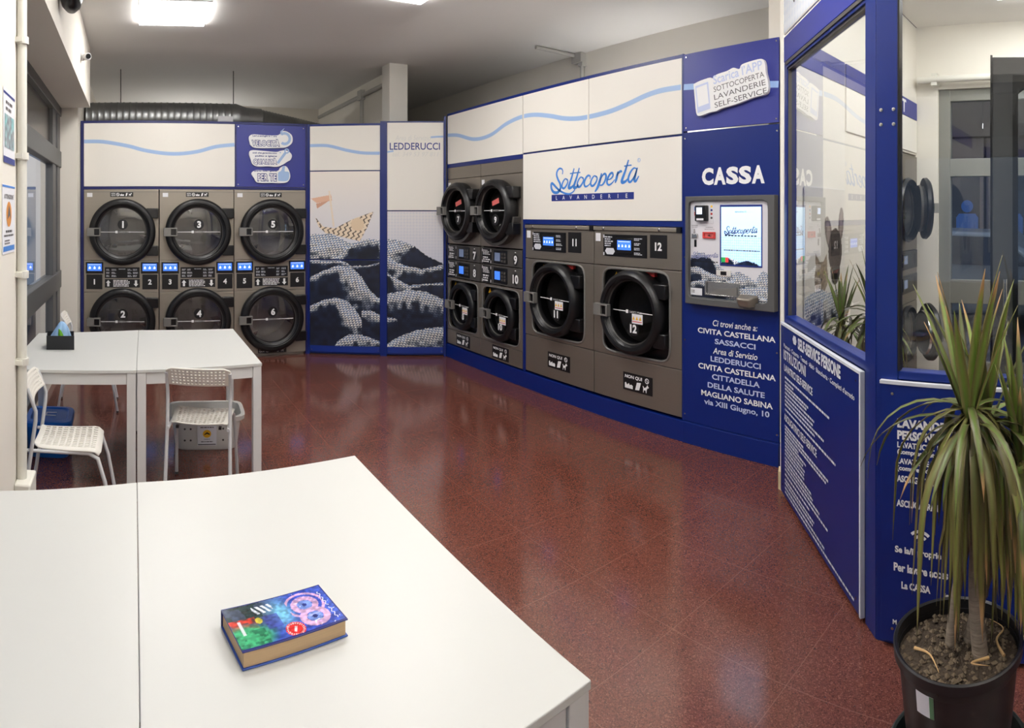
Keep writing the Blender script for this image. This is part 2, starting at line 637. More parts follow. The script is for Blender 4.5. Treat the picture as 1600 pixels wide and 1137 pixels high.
st(MB().slab([(3.095, 1.752), (3.115, 1.785), (3.39, 1.935), (3.41, 1.87)], 0.0, CEIL), 'trim_4', mat('wall_end_paint', (238, 234, 224), 0.8))
st(MB().slab([(3.08, 1.742), (3.10, 1.79), (3.16, 1.82), (3.16, 1.80)], 0.0, 0.105), 'baseboard_right', M['beige'])
# side room behind the partition
st(MB().box(3.41, 5.20, 1.85, 2.04, 0, 3.5).box(5.99, 6.2, 1.85, 2.04, 0, 3.5).box(5.20, 5.99, 1.85, 2.04, 2.20, 3.5).box(5.15, 6.05, 2.30, 2.36, 0, 2.3).box(5.15, 5.2, 2.04, 2.3, 0, 2.3).box(5.99, 6.05, 2.04, 2.3, 0, 2.3), 'wall_side', M['wall'])
st(MB().box(6.0, 6.2, 1.62, 1.85, 0, 3.5).box(6.0, 6.2, -3.0, 1.62, 2.86, 3.5).box(6.0, 6.2, -3.0, -1.6, 0, 2.86), 'wall_far', M['wall'])

# window in the left wall
wn = MB()
for y0, y1 in ((5.90, 6.12), (6.24, 6.46), (2.86, 2.95), (-2.9, -2.75)):
    wn.box(-0.86, -0.79, y0, y1, 0.10, 2.74)
for z0, z1 in ((2.63, 2.74), (2.09, 2.26), (0.83, 1.01), (0.10, 0.2)):
    wn.box(-0.855, -0.775, -2.9, 6.46, z0, z1)
w1 = st(wn, 'window_1', M['alu'], bevel=0.006)
st(MB().box(-0.835, -0.825, -2.9, 5.95, 2.20, 2.70), 'window_transom', M['smoked'])
bpy.data.objects['window_transom'].parent = w1
g = MB().box(-0.832, -0.828, -2.8, 5.95, 0.15, 2.12).build('window_glass', M['pane_win'], w1, smooth=False)
st(MB().box(-0.854, -0.829, 5.05, 5.07, 2.26, 2.63), 'reflection_edge_bar', M['alu']).parent = w1  # bar built in to stand for a reflection edge in the glass

# window in the far wall of the side room
fw = MB()
for y0, y1 in ((1.50, 1.62), (0.62, 0.72), (-1.60, -1.5)):
    fw.box(6.03, 6.12, y0, y1, 0.0, 2.86)
for z0, z1 in ((2.74, 2.86), (1.98, 2.16), (0.70, 0.94), (0.0, 0.12)):
    fw.box(6.035, 6.115, -1.6, 1.62, z0, z1)
w2 = st(fw, 'window_2', M['alu_mid'], bevel=0.006)
MB().box(6.07, 6.078, -1.55, 1.55, 0.05, 2.80).build('window_glass', M['pane_win'], w2, smooth=False)
# dark aluminium entrance leaf standing open in the side room
dr = thing('door_1', 'open dark grey aluminium entrance door leaf seen through the glass above the plant', 'door', (3.31, 0.585, 0), RW + 0.15)
dr['kind'] = 'structure'
MB().plate(0.0, 1.0, 0.02, 2.46, 0.5, 1.24, rrect(0.37, 1.09, 40), 0, 0.06).build('door_frame', M['alu'], dr, bevel=0.004)
MB().plate(0.11, 0.89, 0.12, 2.36, 0.5, 1.24, rrect(0.36, 1.08, 40), -0.004, 0.064).box(-0.012, 0.0, 0.0, 0.06, 0.02, 2.47).build('gasket', M['black'], dr, smooth=False)
MB().box(0.12, 0.88, 0.026, 0.032, 0.14, 2.34).build('door_glass', M['pane_win'], dr, smooth=False)
MB().tube([(0.07, -0.05, 0.95), (0.07, -0.05, 1.25)], 0.012).tube([(0.07, 0, 0.97), (0.07, -0.05, 0.97)], 0.01).tube([(0.07, 0, 1.23), (0.07, -0.05, 1.23)], 0.01).build('door_handle', M['steel'], dr)


# ------------------------------------------------------------------ ceiling lamps and added fill lights
def lamp(x, y, z, label):
    t = thing('ceiling_light', label, 'light', (x, y, z), 0, 'square panel lights')
    MB().box(-0.3, 0.3, -0.3, 0.3, -0.012, -0.001).build('frame', M['lamp_frame'], t, smooth=False)
    MB().box(-0.292, 0.292, -0.292, 0.292, -0.030, -0.012).build('diffuser', M['lamp'], t, smooth=False)


lamp(0.335, 5.30, CEIL, 'square lit panel light on the ceiling above the dryers')
lamp(1.97, 4.22, CEIL, 'square lit panel light only partly in view, cut by the top of the photo')
for q in ((0.33, 2.4), (1.75, 1.5)):  # unseen panels, added to brighten the main room
    lamp(*q, CEIL, 'added square panel light on the ceiling outside the picture')
for q in ((3.7, 0.6), (5.0, 0.6), (4.3, -1.2)):  # unseen panels, added to brighten the side room
    lamp(*q, 3.5, 'added unseen square panel light over the side room')



def trough(x, y, rz, label, z=2.30, m='tube', hung=True):  # invented fill lights, kept out of view, to brighten the ceiling
    """added fill light, out of view: the tube lies in an open channel and lights the ceiling"""
    t = thing('added_fill_light', label, 'light', (x, y, z), rz, 'added hanging fill lights' if hung else 'added wall fill lights')
    MB().prism([(-.09, 0), (.09, 0), (.12, .07), (.112, .07), (.085, .008), (-.085, .008), (-.112, .07), (-.12, .07)], -.75, .75).build('channel', M['lamp_frame'], t, smooth=False)
    MB().tube([(0, -.72, .045), (0, .72, .045)], .02, 14).build('tube', M[m], t)
    for yy in (-.73, .73):
        MB().box(-.085, .085, yy - .01, yy + .01, .006, .068).build('end_plate', M['lamp_frame'], t)
        if hung:
            MB().tube([(0, yy, .06), (0, yy, 1.05)], .004, 6).build('hanger', M['steel'], t)
        else:
            MB().box(.10, .16, yy - .02, yy + .02, -.01, .05).build('bracket', M['steel'], t)


trough(.3, -.9, -.9, 'added fill light hanging unseen behind the viewer')
trough(1.2, -1.9, .9, 'added fill light hanging unseen further behind the viewer')
trough(.9, 9.64, PI / 2, 'added fill light hidden behind the dryers', 2.15, 'fill_tube_low', False)
trough(4.30, 3.9, 0, 'added fill light hidden behind the washers', 2.15, 'fill_tube_low', False)

# ------------------------------------------------------------------ ducts, pipes, camera, speaker
dt = MB()
prof = []
for i in range(120):
    prof.append((0.185 + (0.006 if i % 5 == 0 else 0.0), -0.58 + i * 1.78 / 119))
vx = MB().lathe(prof + [(0.19, 1.22), (0.17, 1.28), (0.145, 1.36), (0.145, 1.55), (0.13, 1.56)] + [(0.13 + 0.008 * (i % 2), 1.56 + i * 0.025) for i in range(60)], 0, 0, 40, 'z')
vx.v = [(z, 7.42 + y + max(0, z - 1.5) * 0.9, 2.76 + x) for x, y, z in vx.v]
duct = vx.build('ventilation_duct', M['duct'])
tag(duct, 'silver spiral ventilation duct running above the dryers under the ceiling', 'duct')
for xx in (-0.17, 1.20):
    MB().tube([(xx, 7.42, 2.94), (xx, 7.42, CEIL)], 0.006, 6).build('hanger', M['bronze_dark'], duct)
MB().box(0.98, 1.16, 7.20, 7.23, 2.66, 2.76).build('duct_label', M['paper'], duct)

cp = MB().tube([(3.86, 5.05, 3.325), (4.38, 5.05, 3.325)], 0.02).tube([(4.43, 4.97, 3.27), (4.43, 4.97, 2.2)], 0.022).box(4.38, 4.46, 4.94, 5.09, 3.24, 3.345)
for zz in (3.2, 2.98):
    cp.box(4.40, 4.46, 4.935, 5.005, zz, zz + 0.04)
tag(cp.build('conduit', M['pipe_grey']), 'grey conduit running across the ceiling and down the wall above the payment column', 'pipe')
pp = MB().tube([(-0.478, 2.57, 0.45), (-0.478, 2.57, 2.72)], 0.022, 12)
pipe = tag(pp.build('conduit', M['pipe']), 'white vertical conduit on the pillar with the posters', 'pipe')
for zz in (2.32, 1.83, 1.33, 0.96):
    MB().lathe([(0.022, zz), (0.030, zz), (0.030, zz + 0.03), (0.022, zz + 0.03)], -0.478, 2.57, 16, 'z', True).box(-0.5, -0.47, 2.53, 2.61, zz + 0.005, zz + 0.025).build('clip', M['pipe'], pipe)
eb = tag(MB().box(-0.499, -0.43, 2.50, 2.66, 0.36, 0.48).build('junction_box', M['pipe'], bevel=0.008), 'white electrical junction box at the foot of the vertical conduit', 'junction box')
MB().tube([(-0.478, 2.57, 0.36), (-0.478, 2.57, 0.0)], 0.02, 12).build('conduit_stub', M['pipe'], eb)

sc = thing('security_camera', 'small white security camera on the end of the ceiling beam', 'camera', (-0.467, 5.35, 2.98), 0)
MB().lathe([(0, 0), (0.04, 0), (0.04, 0.02), (0.015, 0.03), (0, 0.03)], 0, 0, 24, 'z').build('mount', M['ink_white'], sc)
sc.children[0].rotation_euler = (0, PI / 2, 0)
MB().tube([(0.03, 0.02, 0), (0.065, -0.07, -0.02)], 0.03, 20).build('body', M['ink_white'], sc)
MB().tube([(0.065, -0.07, -0.02), (0.068, -0.078, -0.022)], 0.022, 20).build('lens', M['black'], sc)
sp = thing('speaker', 'black rounded speaker fixed to the side of the boxed beam', 'speaker', (-0.468, 3.78, 2.86), 0)
MB().lathe([(0, 0.0), (0.07, 0.0), (0.13, 0.03), (0.16, 0.08), (0.16, 0.24), (0.0, 0.26)], 0, 0, 32, 'z').build('body', M['black'], sp)
sp.children[0].scale = (0.45, 0.9, 1)
sp.children[0].location = (0.075, 0, 0)
MB().box(0.0, 0.03, -0.05, 0.05, 0.08, 0.2).build('bracket', M['bronze_dark'], sp)


# ------------------------------------------------------------------ small signs shared by the machines
def dog(mb, x, z, s, y):
    P = [(0, 0), (.1, 0), (.14, .28), (.4, .3), (.46, 0), (.56, 0), (.6, .4), (.72, .62), (.9, .62), (.94, .74), (.8, .86), (.74, 1), (.62, .9), (.52, .7), (.2, .56), (.02, .78), (-.06, .74), (.04, .5)]
    mb.sheet([(x + a * s, z + b * s) for a, b in P], y)


def nonqui(parent, x0, x1, z0, z1, y):
    """black no-animals sticker: NON QUI, a barred circle, a basin, a mat and a dog"""
    st_ = MB().box(x0, x1, y, y + 0.001, z0, z1).build('sticker', M['ink_black'], parent, smooth=False)
    w, h = x1 - x0, z1 - z0
    m = MB()
    yy = y - 0.0006
    text(m, 'NON QUI', x0 + w * .06, x0 + w * .66, z0 + h * .66, z0 + h * .88, yy, bold=.03, shear=.1)
    m.ring2d(x0 + w * .82, z0 + h * .76, h * .15, h * .105, yy, 20)
    m.ribbon([(x0 + w * .82 - h * .09, z0 + h * .84), (x0 + w * .82 + h * .09, z0 + h * .68)], h * .04, yy)
    m.sheet([(x0 + w * a, z0 + h * b) for a, b in ((.06, .12), (.34, .12), (.34, .3), (.28, .36), (.24, .3), (.2, .42), (.14, .3), (.1, .44), (.06, .4))], yy)
    m.sheet([(x0 + w * a, z0 + h * b) for a, b in ((.42, .12), (.56, .15), (.62, .58), (.48, .55))], yy)
    dog(m, x0 + w * .69, z0 + h * .1, h * .46, yy)
    m.build('lettering', M['ink_white'], st_, smooth=False)


def nonqui_strip(parent, x0, x1, z0, z1, y):
    st_ = MB().box(x0, x1, y, y + 0.001, z0, z1).build('sticker', M['ink_black'], parent, smooth=False)
    w, h = x1 - x0, z1 - z0
    m = MB()
    yy = y - 0.0006
    text(m, 'NON', x0 + w * .04, x0 + w * .22, z0 + h * .55, z0 + h * .85, yy, bold=.02)
    text(m, 'QUI', x0 + w * .04, x0 + w * .22, z0 + h * .14, z0 + h * .44, yy, bold=.02)
    m.ring2d(x0 + w * .33, z0 + h * .5, h * .36, h * .24, yy, 20)
    m.ribbon([(x0 + w * .33 - h * .2, z0 + h * .7), (x0 + w * .33 + h * .2, z0 + h * .3)], h * .1, yy)
    m.sheet([(x0 + w * a, z0 + h * b) for a, b in ((.43, .2), (.6, .2), (.6, .5), (.56, .56), (.53, .45), (.5, .7), (.46, .45), (.43, .62))], yy)
    m.sheet([(x0 + w * a, z0 + h * b) for a, b in ((.66, .15), (.73, .2), (.76, .85), (.69, .8))], yy)
    dog(m, x0 + w * .81, z0 + h * .15, h * .72, yy)
    m.build('lettering', M['ink_white'], st_, smooth=False)


def door(root, cx, cz, R, rg, p, num, numdz, tagkind=None, y0=0.0, deep=0.06):
    """round porthole door: rubber ring, bowl glass, latch at the left, hinges at the right"""
    d = MB().lathe([(R - .012, y0 + .0), (R, y0 - .25 * p), (R, y0 - .68 * p), (R - .012, y0 - .9 * p), (R - .035, y0 - p), (R - .06, y0 - p * .97),
                    (rg + .045, y0 - .86 * p), (rg + .038, y0 - .80 * p), (rg + .03, y0 - .84 * p), (rg + .008, y0 - .7 * p), (rg, y0 - .45 * p), (rg, y0 + .005)], cx, cz, 72).build('door', M['rubber'], root)
    yg = y0 - .42 * p
    MB().lathe([(rg + .003, yg), (rg * .96, yg + .012), (rg * .80, yg + deep * .8), (rg * .66, yg + deep), (0, yg + deep + .006)] if deep > 0 else [(rg + .003, yg), (rg * .8, yg - .006), (rg * .4, yg - .0105), (0, yg - .012)], cx, cz, 64).build('door_glass', M['door_glass'], d)
    MB().lathe([(rg + .012, y0 - .70 * p), (rg + .016, y0 - .715 * p), (rg + .010, y0 - .72 * p), (rg + .004, y0 - .66 * p)], cx, cz, 72, 'y', True).build('door_trim', M['bronze_dark'], d)
    hl = MB().plate(cx - R - .02, cx - R + .13, cz - .046, cz + .046, cx - R + .088, cz, rrect(.028, .034, 14), y0 - p - .025, y0 - p + .02).build('handle', M['grey_plastic'], d, bevel=.004)
    MB().box(cx - R + .055, cx - R + .12, y0 - p - .004, y0 - p + .012, cz - .036, cz + .036).build('handle_recess', M['black'], d)
    for s_ in (1, -1):
        MB().box(cx + R * .72, cx + R + .03, y0 - .75 * p, y0 + .0, cz + s_ * R * .56 - .055, cz + s_ * R * .56 + .055).build('hinge', M['black'], d, bevel=.008)
    yn = y0 - .42 * p - (.012 if deep > 0 else .016)
    m = MB().ribbon([(cx - rg * .92, cz), (cx - .07, cz)], .006, yn).ribbon([(cx + .07, cz), (cx + rg * .92, cz)], .006, yn)
    m.rect(cx - .075, cx - .05, cz - .013, cz + .013, yn)
    text(m, 'CARICO MAX', cx - .04, cx + .09, cz - .008, cz + .008, yn, spacing=1.2)
    zn = cz + numdz
    nh = .038 if numdz > 0 else .032
    text(m, num, cx + .01 - .028 * len(num), cx + .01 + .024 * len(num), zn - nh, zn + nh, yn - .002, bold=.045, fit='c')
    m.build('lettering', M['ink_white'], d, smooth=False)
    MB().disc(cx + .005, zn, .056, yn).build('number_disc', M['ink_black'], d, smooth=False)
    if tagkind == 'red':
        MB().sheet([(cx - .045 + .12, cz + .075), (cx - .045, cz + .045), (cx - .055, cz + .09), (cx + .065, cz + .125)], yn - .001).build('red_label', M['redlabel'], d, smooth=False)
    if tagkind == 'warn':
        q = MB().rect(cx - .01, cx + .10, cz - .085, cz - .012, yn - .001).build('warning_label', M['paper'], d, smooth=False)
        w_ = MB()
        for i in range(3):
            xx = cx + .008 + i * .034
            w_.sheet([(xx - .013, cz - .056), (xx + .013, cz - .056), (xx, cz - .026)], yn - .0018)
        w_.build('warning_sign', M['yellow'], q, smooth=False)
        MB().rect(cx - .004, cx + .094, cz - .072, cz - .066, yn - .0018).build('red_line', M['red'], q, smooth=False)
    return d


def drum(root, cx, cz, r, y0, depth=.42):
    d = MB().lathe([(r, y0), (r, y0 + .03), (r * 1.06, y0 + .05), (r * 1.06, y0 + depth), (0, y0 + depth + .01)], cx, cz, 56).build('drum', M['drum'], root)
    for k in range(3):
        a = PI / 2 + .3 + k * 2 * PI / 3
        c, s_ = math.cos(a), math.sin(a)
        w = .035
        P = [(cx + r * 1.05 * c - w * s_, cz + r * 1.05 * s_ + w * c), (cx + r * .74 * c, cz + r * .74 * s_), (cx + r * 1.05 * c + w * s_, cz + r * 1.05 * s_ - w * c)]
        MB().prism(P, y0 + .06, y0 + depth - .02).build('lifter', M['steel'], d)


def screen(root, x0, x1, z0, z1, y, m='screen', icons=3):
    s = MB().box(x0, x1, y - .006, y, z0, z1).build('display', M['black'], root, bevel=.003)
    mx, mz = (x1 - x0) * .09, (z1 - z0) * .13
    MB().rect(x0 + mx, x1 - mx, z0 + mz * 1.8, z1 - mz, y - .0068).build('screen', M[m], s, smooth=False)
    if icons:
        k = MB()
        w = (x1 - x0 - 2 * mx) / icons
        for i in range(icons):
            xx = x0 + mx + w * (i + .5)
            zz = z0 + (z1 - z0) * .48
            k.sheet([(xx - w * .22, zz - w * .2), (xx + w * .22, zz - w * .2), (xx + w * .24, zz + w * .12), (xx, zz + w * .42), (xx - w * .2, zz + w * .1)], y - .0074)
        k.ribbon([(x0 + mx * 1.6, z1 - mz * 1.7), (x1 - mx * 1.6, z1 - mz * 1.7)], .004, y - .0074)
        k.build('screen_icons', M['screen_icon'], s, smooth=False)


def numplate(root, num, x0, x1, z0, z1, y, hh=.5):
    p = MB().box(x0, x1, y - .002, y, z0, z1).build('number_plate', M['ink_black'], root, smooth=False)
    c = (x0 + x1) / 2
    h = (z1 - z0) * hh
    m = MB()
    text(m, num, x0, x1, (z0 + z1) / 2 - h / 2, (z0 + z1) / 2 + h / 2, y - .0026, bold=.04, fit='c')
    m.build('number', M['ink_white'], p, smooth=False)


def label_lines(mb, x0, x1, z0, z1, rows, y, rng, fill=.55, full=.6):
    """rows of tiny word-long marks, too small to read"""
    h = (z1 - z0) / rows
    for r in range(rows):
        z = z1 - (r + .5) * h
        x = x0
        end = x0 + (x1 - x0) * rng.uniform(full, 1)
        while x < end:
            w = min(rng.uniform(.6, 2.4) * h, end - x)
            mb.rect(x, x + w, z - h * fill / 2, z + h * fill / 2, y)
            x += w + h * .35


# ------------------------------------------------------------------ stacked dryers 1 to 6 on the back wall
AY = 6.77


def dryer(x0, top, bot, label):
    t = thing('stacked_dryer', label, 'dryer', (x0, AY, 0), 0, 'stacked dryers on the back wall')
    w = .826
    cx, zu, zl = .425, 1.405, .425
    cab = MB()
    cab.plate(0, w, 1.09, 1.872, cx, zu, circ(.285), 0, .02)
    cab.plate(0, w, .03, .738, cx, zl, circ(.285), 0, .02)
    cab.box(0, w, 0, .02, .742, 1.086)
    cab.box(0, .015, .02, .85, .03, 1.87).box(w - .015, w, .02, .85, .03, 1.87).box(0, w, .02, .85, 1.855, 1.872).box(.015, w - .015, .83, .85, .03, 1.86).box(.02, w - .02, .03, .8, 0, .03)
    cab.build('cabinet', M['champagne'], t, smooth=False, bevel=.003)
    MB().box(.002, w - .002, -.004, 0, 1.842, 1.848).build('top_seam', M['grey_plastic'], t, smooth=False)
    drum(t, cx, zu, .27, .02, .45)
    drum(t, cx, zl, .27, .02, .45)
    door(t, cx, zu, .365, .262, .09, top, .082, deep=-1)
    door(t, cx, zl, .365, .262, .09, bot, .082, deep=-1)
    screen(t, .022, .215, .945, 1.072, -.0)
    screen(t, .630, .822, .945, 1.072, -.0)
    numplate(t, top, .028, .205, .772, .935, 0, .36)
    numplate(t, bot, .645, .812, .772, .935, 0, .36)
    cp_ = MB().box(.232, .615, -.003, 0, .895, 1.015).build('control_panel', M['black'], t, smooth=False)
    rng = random.Random(int(top))
    m = MB()
    for i in range(3):
        for xx in (.245, .48):
            label_lines(m, xx + .003, xx + .05, .908 + i * .034, .93 + i * .034, 2, -.0036, rng)
            label_lines(m, xx + .062, xx + .118, .908 + i * .034, .93 + i * .034, 2, -.0036, rng)
    label_lines(m, .385, .46, .99, 1.0, 1, -.0036, rng, .8, 1)
    m.build('lettering', M['ink_pale'], cp_, smooth=False)
    ar = MB().box(.232, .618, -.002, 0, .792, .884).build('arrow_label', M['ink_black'], t, smooth=False)
    m = MB()
    for xx, s_ in ((.27, 1), (.575, -1)):
        zc = .838
        P = [(-.012, -.034), (.012, -.034), (.012, .006), (.026, .006), (0, .036), (-.026, .006), (-.012, .006)]
        MB().sheet([(xx + a, zc + s_ * b) for a, b in P], -.0028).build('arrow', M['ink_white'], ar, smooth=False)
    label_lines(m, .325, .525, .80, .878, 5, -.0028, rng, .55, .8)
    m.build('lettering', M['ink_white'], ar, smooth=False)
    nonqui_strip(t, .292, .545, 1.792, 1.842, -.003)
    nonqui_strip(t, .27, .60, .035, .098, -.003)
    MB().box(.035, .095, -.002, 0, 1.79, 1.835).build('rating_label', M['paper'], t, smooth=False)
    return t


dryer(-.563, '1', '2', 'tall grey stacked dryer numbered 1 and 2 next to the window pillar')
dryer(.272, '3', '4', 'tall grey stacked dryer numbered 3 and 4, middle of the three on the back wall')
dryer(1.104, '5', '6', 'tall grey stacked dryer numbered 5 and 6 beside the knitted picture panels')


# ------------------------------------------------------------------ stacked washer-dryers 7 to 10
def stack(y_left, w, top, bot, label):
    t = thing('stacked_washer_dryer', label, 'washer dryer', onR(y_left), RW, 'stacked washer dryers on the right wall')
    cx = w / 2
    zu, zl = 1.635, .612
    cab = MB()
    cab.plate(0, w, 1.275, 1.985, cx, zu, circ(.245), 0, .02)
    cab.box(0, w, 0, .02, 1.989, 2.115)
    cab.box(0, .015, .02, .8, .15, 2.115).box(w - .015, w, .02, .8, .15, 2.115).box(.015, w - .015, .78, .8, .15, 2.11).box(.015, w - .015, .02, .78, 2.10, 2.115).box(.015, w - .015, .02, .78, .15, .165)
    cab.plate(0, w, .325, .895, cx, zl, rrect(w / 2 - .045, .262), -.004, .02)
    cab.box(0, w, -.004, .02, .16, .321)
    cab.build('cabinet', M['bronze'], t, smooth=False, bevel=.003)
    for z0, z1, nm in ((1.098, 1.262, top), (.905, 1.090, bot)):
        zm = (z0 + z1) / 2
        c = MB().box(.004, w - .004, -.006, .02, z0, z1).build('control_panel', M['bronze_dark'], t, bevel=.004)
        rng = random.Random(int(nm) + 50)
        b = MB().box(.03, .21, -.009, -.006, z0 + .008, z1 - .008).build('instruction_label', M['ink_black'], c, smooth=False)
        m = MB()
        label_lines(m, .055, .185, zm + .01, z1 - .02, 4, -.0096, rng)
        label_lines(m, .055, .185, z0 + .016, zm - .004, 3, -.0096, rng)
        for xx in (.038, .196):
            m.rect(xx, xx + .01, z1 - .04, z1 - .012, -.0096)
            m.rect(xx, xx + .01, z0 + .012, z0 + .04, -.0096)
        m.build('lettering', M['ink_white'], b, smooth=False)
        MB().box(.25, .49, -.012, -.006, z0 + .02, z1 - .014).build('keypad', M['black'], c, bevel=.004)
        MB().rect(.275, .37, zm - .04, zm + .042, -.0135).build('screen', M['screen_dim' if nm in '79' else 'screen'], c, smooth=False)
        m = MB()
        for i in range(3):
            for j in range(2):
                m.box(.39 + j * .045, .425 + j * .045, -.016, -.012, zm - .048 + i * .034, zm - .026 + i * .034)
        m.build('keys', M['bronze_dark'], c)
        MB().disc(w - .105, zm - .012, .042, -.0075, 28, .058).build('number_disc', M['ink_black'], c, smooth=False)
        m = MB()
        text(m, nm, w - .20, w - .01, zm - .055, zm + .03, -.0085, bold=.04, fit='c')
        m.rect(w - .115, w - .095, z1 - .028, z1 - .02, -.0085)
        m.build('number', M['ink_white'], c, smooth=False)
    lip = MB().prism([(0, 0), (0, 0)], 0, 0) if False else MB()
    n = 24
    for i in range(n):
        a0, a1 = PI * (1.06 + .88 * i / n), PI * (1.06 + .88 * (i + 1) / n)
        for_ = []
        for a in (a0, a1):
            for r in (.312, .342):
                for y in (-.075, 0.0):
                    for_.append((cx + r * math.cos(a), y, zu - .0 + r * math.sin(a)))
        lip.add(for_, [(0, 2, 6, 4), (1, 5, 7, 3), (0, 4, 5, 1), (2, 3, 7, 6), (0, 1, 3, 2), (4, 6, 7, 5)])
    lip.build('door_lip', M['bronze_dark'], t)
    drum(t, cx, zu, .235, .02, .4)
    door(t, cx, zu, .305, .215, .13, top, -.09, 'red', deep=.05)
    well = MB().plate(.03, w - .03, .335, .885, cx, zl, circ(.215), .045, .06)
    well.box(.03, .045, .0, .06, .335, .885).box(w - .045, w - .03, .0, .06, .335, .885).box(.03, w - .03, .0, .06, .335, .35).box(.03, w - .03, .0, .06, .87, .885)
    well.build('door_well', M['black'], t)
    rim_pts = [(cx + rrect(w / 2 - .043, .264)(2 * PI * i / 72) * math.cos(2 * PI * i / 72), -.004, zl + rrect(w / 2 - .043, .264)(2 * PI * i / 72) * math.sin(2 * PI * i / 72)) for i in range(73)]
    MB().tube(rim_pts, .007, 8, False).build('well_rim', M['grey_plastic'], t)
    drum(t, cx, zl, .20, .06, .4)
    door(t, cx, zl, .255, .182, .10, bot, -.115, 'warn', y0=.045, deep=.07)
    MB().sheet([(.075, .80), (.135, .80), (.105, .852)], .044).build('warning_triangle', M['yellow'], t, smooth=False)
    nonqui(t, cx - .14, cx + .145, .178, .305, -.006)
    MB().box(.02, .07, -.002, 0, 1.90, 1.95).build('rating_label', M['paper'], t, smooth=False)


stack(6.035, .690, '7', '8', 'dark stacked washer and dryer numbered 7 and 8 in the corner')
stack(5.338, .728, '9', '10', 'dark stacked washer and dryer numbered 9 and 10 beside the wide logo panel')


# ------------------------------------------------------------------ washers 11 and 12
def washer(y_left, w, num, label):
    t = thing('washing_machine', label, 'washing machine', onR(y_left), RW, 'large washers on the right wall')
    cx, zc = w / 2, .862
    hx = w / 2 - .105
    cab = MB()
    cab.box(0, w, 0, .02, 1.20, 1.468)
    cab.plate(0, w, .502, 1.194, cx, .855, rrect(hx, .325), -.003, .02)
    cab.box(0, w, 0, .02, .165, .497)
    cab.box(0, .015, .02, .85, .165, 1.47).box(w - .015, w, .02, .85, .165, 1.47).box(.015, w - .015, .83, .85, .165, 1.47).box(0, w, .02, .85, 1.46, 1.472).box(.015, w - .015, .02, .83, .165, .18)
    cab.build('cabinet', M['bronze'], t, smooth=False, bevel=.003)
    tp = MB().box(0, w - .04, -.012, .02, 1.472, 1.503).build('top_trim', M['champagne'], t, bevel=.003)
    MB().box(w - .04, w, -.014, .02, 1.465, 1.506).build('end_cap', M['black'], t)
    for xx in (.12, w - .2):
        MB().lathe([(.012, -.012), (.012, -.016), (.006, -.019), (0, -.019)], xx, 1.487, 14).build('bolt', M['steel'], tp)
    x0, x1 = .11, .575
    c = MB().box(x0, x1, -.003, 0, 1.272, 1.442).build('control_panel', M['black'], t, smooth=False)
    rng = random.Random(int(num))
    m = MB()
    label_lines(m, x0 + .015, x0 + .12, 1.345, 1.43, 5, -.0036, rng)
    m.sheet([(x0 + .02 + a * .11, 1.285 + b * .05) for a, b in ((.2, 0), (.8, 0), (1, .5), (.85, 1), (.15, 1), (0, .5))], -.0036)
    for i in range(4):
        label_lines(m, x0 + .335, x0 + .42, 1.29 + i * .036, 1.312 + i * .036, 2, -.0036, rng)
    m.rect(x0, x0 + .012, 1.276, 1.30, -.0036); m.rect(x0, x0 + .012, 1.415, 1.438, -.0036)
    m.build('lettering', M['ink_pale'], c, smooth=False)
    screen(c, x0 + .145, x0 + .325, 1.298, 1.415, -.003, 'screen', 4)
    numplate(t, num, .605, .77, 1.278, 1.448, 0, .36)
    well = MB().plate(.085, w - .085, .52, 1.19, cx, zc, circ(.26), .06, .075)
    well.box(.085, .10, 0, .075, .52, 1.19).box(w - .10, w - .085, 0, .075, .52, 1.19).box(.085, w - .085, 0, .075, .52, .535).box(.085, w - .085, 0, .075, 1.175, 1.19)
    well.build('door_well', M['black'], t)
    f = rrect(hx, .325)
    MB().tube([(cx + f(2 * PI * i / 84) * math.cos(2 * PI * i / 84), -.003, .855 + f(2 * PI * i / 84) * math.sin(2 * PI * i / 84)) for i in range(85)], .009, 8, False).build('well_rim', M['grey_plastic'], t)
    drum(t, cx, zc, .245, .075, .45)
    door(t, cx - .01, zc, .318, .232, .145, num, -.125, 'warn', y0=.06, deep=.10)
    MB().sheet([(.165, 1.095), (.225, 1.095), (.195, 1.148)], .058).build('warning_triangle', M['yellow'], t, smooth=False)
    MB().box(cx - .05, cx + .17, .03, .06, 1.135, 1.165).build('red_band', M['red'], t)
    nonqui(t, .33, .63, .26, .395, -.003)
    MB().box(.02, .075, -.002, 0, 1.385, 1.45).build('rating_label', M['paper'], t, smooth=False)


washer(4.562, .922, '11', 'large dark front loading washer numbered 11, beside stacks 9 and 10')
washer(3.634, .905, '12', 'large dark front loading washer numbered 12 next to the payment column')

# ------------------------------------------------------------------ wall panels
def panel(name, label, mat_, x0, x1, z0, z1, loc, rz, group=None, cat='panel', thick=.012):
    o = MB().box(x0, x1, 0, thick, z0, z1).build(name, M[mat_], smooth=False, bevel=.0015)
    return tag(o, label, cat, group, loc, rz)


def screws(parent, spots):
    for q in spots:
        MB().disc(*q).build('screw', M['steel'], parent, smooth=False)


def stripe(parent, pts, w=.036, y=-.0012):
    MB().ribbon(smooth_path(pts, 8), w, y).build('wave_stripe', M['stripe'], parent, smooth=False)


